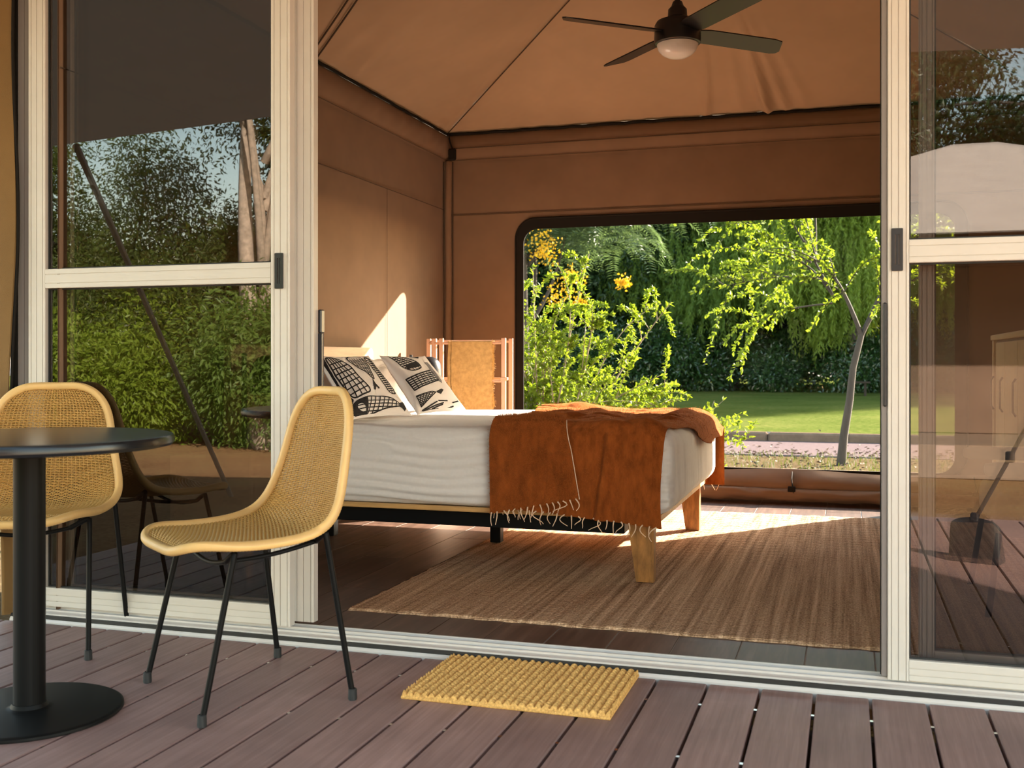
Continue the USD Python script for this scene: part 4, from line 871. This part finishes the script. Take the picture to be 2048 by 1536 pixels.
# ------------------------------------------------------------------ planting
def cluster(r, n, L, W, droop=.0, flatn=.6, shape=(1, 1, 1)):
    p = unit(r.normal(size=(n, 3))) * (r.uniform(0, 1, (n, 1)) ** .45) * np.array(shape)
    d = unit(p + r.normal(0, .5, (n, 3))); d[:, 2] -= droop; d = unit(d); nn = unit(r.normal(0, flatn, (n, 3)) + [0, 0, 1])
    return leaves(p, d, nn, r.uniform(.7, 1.2, n) * L, r.uniform(.7, 1.2, n) * W)
def strand(r, n, length, L, W):
    """Hanging willow shoots."""
    V = []
    for k in range(6):
        o = r.normal(0, .22, 3) * [1, 1, .4]; t = np.sort(r.uniform(0, 1, n // 6)); sway = r.normal(0, .12, 2)
        p = o + np.stack([sway[0] * t ** 2 + .16 * np.sin(t * 2), sway[1] * t ** 2, -length * t], 1)
        d = unit(np.stack([r.normal(0, .5, len(t)), r.normal(0, .5, len(t)), -np.ones(len(t)) * .9], 1)); V.append(leaves(p, d, unit(r.normal(0, 1, (len(t), 3))), r.uniform(.7, 1.2, len(t)) * L, W))
    return cat_(V)
def frond(r, n, length):
    """Feathery wattle frond: fine leaflets in two rows."""
    t = np.linspace(.08, 1, n); V = []
    for k in range(3):
        az = k * 2.1 + r.uniform(0, 1); dirv = np.array([math.cos(az), math.sin(az), .25]); p = dirv * (t * length)[:, None] - np.array([0, 0, 1.0]) * (t ** 2 * length * .7)[:, None]
        side = np.array([-math.sin(az), math.cos(az), 0])
        for s_ in (-1, 1): V.append(leaves(p, side * s_ + dirv * .5 + [0, 0, -.3] + r.normal(0, .1, (n, 3)), np.tile([0, 0, 1.0], (n, 1)) + r.normal(0, .2, (n, 3)), length * .32 * (1 - t * .6), .028))
    return cat_(V)
def branch(p, q, r0, r1, bow=.1, n=10, r=rng):
    p, q = np.asarray(p, float), np.asarray(q, float); t = np.linspace(0, 1, n)[:, None]; o = r.normal(0, bow, 3) * np.linalg.norm(q - p)
    return tube(p * (1 - t) + q * t + np.sin(t * PI) * o, np.linspace(r0, r1, n), 7)
def tree(name, label, cat, x, y, z0, h, rad, protos, m, ninst, scale, seed, bark='bark', base=.25, blobs=22, trunk_r=.22, tilt=.4, group=None, hang=0.0, blossom=None, squash=1.0):
    r = np.random.default_rng(seed); t = thing(name, label, cat, (x, y, z0), group=group)
    cz = h * (1 + base) / 2; hz = h * (1 - base) / 2
    c = unit(r.normal(size=(blobs, 3))) * (r.uniform(.25, 1, (blobs, 1)) ** .6) * np.array([rad * .82, rad * .82 * squash, hz * .86]) + [0, 0, cz]
    br_ = rad * r.uniform(.24, .42, blobs)
    obj('trunk', branch((0, 0, -.1), (r.normal(0, .2), r.normal(0, .2), h * .72), trunk_r, trunk_r * .35, .03, 14, r), bark, t, True)
    for k in range(min(blobs, 9)): obj('branch', branch((0, 0, h * r.uniform(.2, .55)), c[k], trunk_r * .4, trunk_r * .1, .08, 8, r), bark, t, True)
    k = r.integers(0, blobs, ninst); off = unit(r.normal(size=(ninst, 3))) * (r.uniform(0, 1, (ninst, 1)) ** .4) * br_[k][:, None] * [1, 1, .8]
    p = c[k] + off; p[:, 2] = np.maximum(p[:, 2], .15)
    instancer('foliage', t, protos, m, p, quats(ninst, r, tilt), r.uniform(.7, 1.25, ninst) * scale)
    if blossom:
        q = []
        for (bx, bz, s_) in blossom: q.append(np.array([bx, -rad * .75, bz]) + r.normal(0, s_, (120, 3)) * [1, 1, .8])
        q = np.vstack(q); obj('blossom', leaves(q, unit(r.normal(size=q.shape)), unit(r.normal(size=q.shape)), .06, .05), 'blossom', t, kind='stuff', label='golden wattle blossom')
    return t
rp = np.random.default_rng(77)
WIL = [strand(rp, 168, 1.6, .17, .036) for _ in range(3)]
DRK = [cluster(rp, 110, .24, .10, .25) for _ in range(3)]
MID = [cluster(rp, 260, .16, .06, .35) for _ in range(3)]
FRO = [frond(rp, 22, 1.0) for _ in range(2)]
ZL = -.25
G = 'trees beyond the lawn'
for i, (x, y, h, rad, ni, kind, lab) in enumerate((
        (-4.2, 41, 14, 4.6, 2000, 'w', 'bright drooping willow-like tree behind the middle of the window'), (.2, 39.5, 13, 4.4, 2000, 'v', 'bright drooping willow-like tree above the young tree'),
        (4.6, 41, 14, 4.6, 1700, 'v', 'drooping willow-like tree seen past the right door stile'), (-9.0, 42, 15, 4.4, 900, 'd', 'dark broadleaf tree in the shade left of the willows'),
        (-14, 41, 14, 5, 900, 'd', 'dark broadleaf tree behind the lime-green shrub'), (-20, 42, 14, 5, 600, 'm', 'mid-green tree at the far left of the lawn'),
        (9.5, 43, 15, 5, 600, 'm', 'mid-green tree at the far right of the lawn'), (-6.8, 47, 17, 5.5, 800, 'd', 'tall dark tree in the second row, middle of the window'),
        (2.2, 48, 17, 5.5, 700, 'd', 'tall dark tree in the second row behind the willows'), (-13.5, 48, 17, 6, 600, 'd', 'tall dark tree in the second row at left'), (-27, 38, 14, 5.5, 600, 'm', 'mid-green tree well left of the lawn'), (-33, 30, 13, 5.5, 600, 'm', 'mid-green tree furthest to the left, beyond the road'))):
    pr, mm, sc, tl, bs, sq_ = {'w': (WIL, 'leaf_willow', 1.05, .12, .10, .8), 'v': (WIL, 'leaf_willow_bright', 1.05, .12, .10, .8), 'd': (DRK, 'leaf_dark', 1.05, .9, .04, .8), 'm': (MID, 'leaf_mid', 1.05, .9, .04, .8)}[kind]
    tree('willow_tree' if kind in 'wv' else 'broadleaf_tree', lab, 'tree', x, y, ZL, h, rad, pr, mm, ni, sc, 100 + i, blobs=30 if kind in 'wv' else 24, tilt=tl, base=bs, group=G, squash=sq_)
tree('wattle_tree', 'grey-green feathery wattle with golden blossom at upper left of the window', 'tree', -6.6, 22, ZL, 7.2, 3.2, FRO, 'leaf_wattle', 520, 1.0, 201, tilt=.3, base=.42, trunk_r=.13,
     blossom=((1.05, 3.45, .15), (1.0, 3.2, .12), (1.6, 2.75, .12), (1.35, 2.4, .16), (2.6, 2.62, .07), (1.75, 2.25, .08)))
for i, (x, h_) in enumerate(((-24, 7), (-18.5, 7.5), (-13, 7), (-8, 7.5), (-3, 7), (2, 7.5), (7, 7), (12.5, 7.5))):
    tree('thicket', ('tall dense thicket far behind the trees at the lawn end, ' + ('outermost left', 'second from left', 'third from left', 'fourth from left', 'fourth from right', 'third from right', 'second from right', 'outermost right')[i]), 'thicket', x, 52 + (i % 2), ZL, h_, 3.6, DRK, 'leaf_dark', 420, 1.35, 700 + i, blobs=26, tilt=.9, base=.0, trunk_r=.1, squash=.6, group='thicket behind the trees')
for i, x in enumerate(np.arange(-16, 10, 2.3)):
    lab = 'dark glossy hedge shrub along the far lawn edge, ' + 'first second third fourth fifth sixth seventh eighth ninth tenth eleventh twelfth'.split()[i] + ' from the left'
    tree('hedge_shrub', lab, 'shrub', x, 40 - .6 * math.sin(i * 2.1), ZL, 2.3 + .5 * math.sin(i * 1.7), 1.7, DRK, 'leaf_gloss', 120, .7, 300 + i, blobs=8, tilt=.9, base=.05, trunk_r=.05, group='hedge shrubs along the far lawn edge')

def stemmy(name, label, cat, base, tips, nleaf, L, W, m, bark, seed, r0=.022, sub=3, lean=(0, 0), trunk=None, reach=.5):
    """A shrub or sapling of stems with leaves along its twigs."""
    r = np.random.default_rng(seed); t = thing(name, label, cat, base); pts, dirs = [], []
    if trunk is not None: obj('trunk', tube(trunk[0], trunk[1], 10), bark, t, True)
    for st, tip, rr in tips:
        st, tip = np.asarray(st, float), np.asarray(tip, float); k = np.linspace(0, 1, 14)[:, None]; o = r.normal(0, .06, 3) * np.linalg.norm(tip - st) + np.array([0, 0, .12]) * np.linalg.norm(tip - st)
        P = st * (1 - k) + tip * k + np.sin(k * PI) * o; obj('stem', tube(P, np.linspace(rr, rr * .25, 14), 6), bark, t, True)
        tw_m = []
        for q in range(sub):
            a = P[r.integers(4, 13)]; b_ = a + unit(unit(tip - st) * .7 + r.normal(0, .6, 3)) * r.uniform(.4, 1.0) * reach; kk = np.linspace(0, 1, 8)[:, None]
            Q = a * (1 - kk) + b_ * kk + np.sin(kk * PI) * np.array([0, 0, .08]) * reach - kk ** 2 * np.array([0, 0, .12 * reach]); tw_m.append(tube(Q, np.linspace(rr * .35, rr * .12, 8), 4, caps=False))
            n_ = max(4, nleaf // (len(tips) * (sub + 1))); u = r.uniform(.1, 1, n_); ii = u * 7; lo = np.minimum(ii.astype(int), 6); pp = Q[lo] + (Q[lo + 1] - Q[lo]) * (ii - lo)[:, None]
            pts.append(pp); dirs.append(np.tile(unit(b_ - a), (n_, 1)))
        n_ = max(4, nleaf // (len(tips) * (sub + 1))); u = r.uniform(.35, 1, n_); ii = u * 13; lo = np.minimum(ii.astype(int), 12); pts.append(P[lo] + (P[lo + 1] - P[lo]) * (ii - lo)[:, None]); dirs.append(np.tile(unit(tip - st), (n_, 1)))
        if tw_m: obj('twigs', cat_(tw_m), bark, t, True, kind='stuff')
    p, d = np.vstack(pts), np.vstack(dirs); n_ = len(p)
    dd = unit(d * .5 + r.normal(0, .55, (n_, 3)) + [0, 0, -.1]); obj('foliage', leaves(p, dd, unit(r.normal(0, .55, (n_, 3)) + [0, -.3, 1]), r.uniform(.65, 1.2, n_) * L, r.uniform(.8, 1.15, n_) * W, .18), m, t, kind='stuff')
    return t
r4 = np.random.default_rng(9)
tips = []
for i in range(64):
    az = r4.uniform(0, 2 * PI); R_ = r4.uniform(.2, 1.25); hz = r4.uniform(.55, 2.35) * (1.05 - .25 * R_)
    tips.append(((r4.normal(0, .12), r4.normal(0, .12), 0), (R_ * math.cos(az) + .15, R_ * math.sin(az) * .8, hz), r4.uniform(.008, .014)))
stemmy('lime_shrub', 'yellow-green leafy shrub filling the left of the window', 'shrub', (-2.75, 9.6, -.36), tips, 26000, .050, .027, 'leaf_lime', 'bark_pale', 21, sub=5, reach=.5)
tips = [((r4.normal(0, .06), r4.normal(0, .06), 0), (r4.uniform(-.1, .75), r4.normal(0, .25), r4.uniform(.45, 1.0)), .006) for _ in range(13)]
stemmy('small_shrub', 'sparse little shrub beyond the foot of the bed', 'shrub', (-1.55, 10.1, -.36), tips, 1300, .055, .032, 'leaf_lime', 'bark_pale', 22, sub=3, reach=.28)
# young tree at the right
tr = np.array([(0, 0, 0), (.03, 0, .35), (.10, 0, .80), (.14, .0, 1.2), (.24, 0, 1.62)])
tp = [((.24, 0, 1.6), (.9, .2, 2.9), .03), ((.24, 0, 1.6), (-.35, -.1, 2.6), .03), ((.2, 0, 1.5), (.75, -.2, 2.3), .025), ((-.1, -.05, 2.1), (-1.3, 0, 2.7), .018), ((-.1, -.05, 2.1), (-1.0, .2, 3.5), .018), ((-.3, 0, 2.5), (-.5, .1, 4.0), .016),
      ((.6, .1, 2.4), (.5, 0, 3.8), .016), ((.8, .2, 2.7), (1.7, .1, 3.4), .016), ((.5, -.1, 2.0), (1.4, -.2, 2.5), .016), ((-.2, 0, 2.3), (-1.5, -.2, 2.2), .014), ((-.35, -.1, 2.5), (-1.4, -.1, 3.2), .012), ((-.1, 0, 2.0), (-1.2, .1, 1.7), .012)]
stemmy('young_tree', 'young thin-trunked tree with lime leaves at the right of the window', 'tree', (-.076, 13.68, -.37), tp, 8500, .066, .040, 'leaf_lime', 'bark', 23, sub=11, trunk=(tr, [.058, .05, .045, .04, .036]), reach=1.0)
# far bench
bn = thing('park_bench', 'small dark bench on the far side of the lawn', 'bench', (.35, 36.5, ZL + .02))
obj('seat', box((-.36, -.2, .40), (.36, .2, .46), .01), 'bench_wood', bn)
for x in (-.24, .16): obj('support', box((x, -.15, -.05), (x + .08, .15, .3995), .01), 'bench_wood', bn)

# ------------------------------------------------------------------ behind the camera: what the panes mirror
GB = 'trees mirrored in the left door pane'
ZM = -.38
for i, (x, y, h, rad, ni, mm, lab) in enumerate(((-9.8, -9.5, 4.4, 2.3, 330, 'leaf_mid', 'bushy green shrub beyond the deck, left of the mirrored gap'), (-14.2, -10, 6.6, 2.8, 380, 'leaf_mid', 'tall green tree beyond the deck, at the left mirrored edge'),
        (-6.2, -9.5, 4.9, 2.3, 330, 'leaf_mid', 'bushy green shrub beyond the deck, middle of the mirror image'), (-3.2, -10.5, 7.2, 2.6, 520, 'leaf_mid', 'tall bushy tree beyond the deck beside the neighbour tent'),
        (-10.8, -8.0, 2.2, 1.9, 240, 'leaf_lime', 'low lime shrub beyond the deck on the mulch'), (-7.4, -7.6, 2.0, 1.7, 240, 'leaf_willow', 'low round shrub beyond the deck on the mulch'), (-4.6, -8.2, 2.1, 1.7, 220, 'leaf_lime', 'low shrub beyond the deck nearest the neighbour tent'),
        (-17.5, -11, 8, 3.6, 300, 'leaf_mid', 'tall tree beyond the deck furthest to the left'), (-9.0, -14, 7.6, 3.2, 300, 'leaf_dark', 'tall dark tree well behind the deck'), (-2.0, -18, 13, 4.8, 700, 'leaf_dark', 'tall dark tree behind the neighbour tent, left side'), (4.5, -18.5, 14, 5.2, 800, 'leaf_dark', 'tall dark tree behind the neighbour tent, right side'))):
    tree('garden_tree' if h > 4 else 'garden_shrub', lab, 'tree' if h > 4 else 'shrub', x, y, ZM, h, rad, [MID, DRK][mm == 'leaf_dark'], mm, ni, .62, 500 + i, tilt=.9, base=.04, trunk_r=.12, group=GB)
t = tree('garden_tree', 'pale-trunked tree beyond the deck, mirrored between the shrubs', 'tree', -8.1, -7.4, ZM, 7.8, 1.9, MID, 'leaf_mid', 170, .62, 540, bark='bark_pale', tilt=.9, base=.55, trunk_r=.17, group=GB)
nt = thing('neighbour_tent', 'pale canvas safari tent mirrored in the right door pane', 'tent', (1.75, -10.3, -.05))
def hip(hx, hy, z0, z1, ridge):
    V = np.array([(-hx, -hy, z0), (hx, -hy, z0), (hx, hy, z0), (-hx, hy, z0), (-ridge, 0, z1), (ridge, 0, z1)]); return trimesh.Trimesh(V, [(0, 1, 5), (0, 5, 4), (1, 2, 5), (2, 3, 4), (2, 4, 5), (3, 0, 4)], process=False)
obj('roof', hip(4.4, 4.3, 2.35, 4.1, .3), 'canvas_pale', nt)
obj('wall', box((-2.6, -3.0, .05), (2.6, 1.9, 2.6)), 'neighbour_wall', nt)
obj('deck', box((-3.4, 1.9005, -.33), (3.4, 3.9, .04)), 'neighbour_deck', nt)
for x in (-3.9, 3.9): obj('pole', tube([(x, 3.9, -.33), (x, 3.9, 2.45)], .04, 8), 'grey_metal', nt)
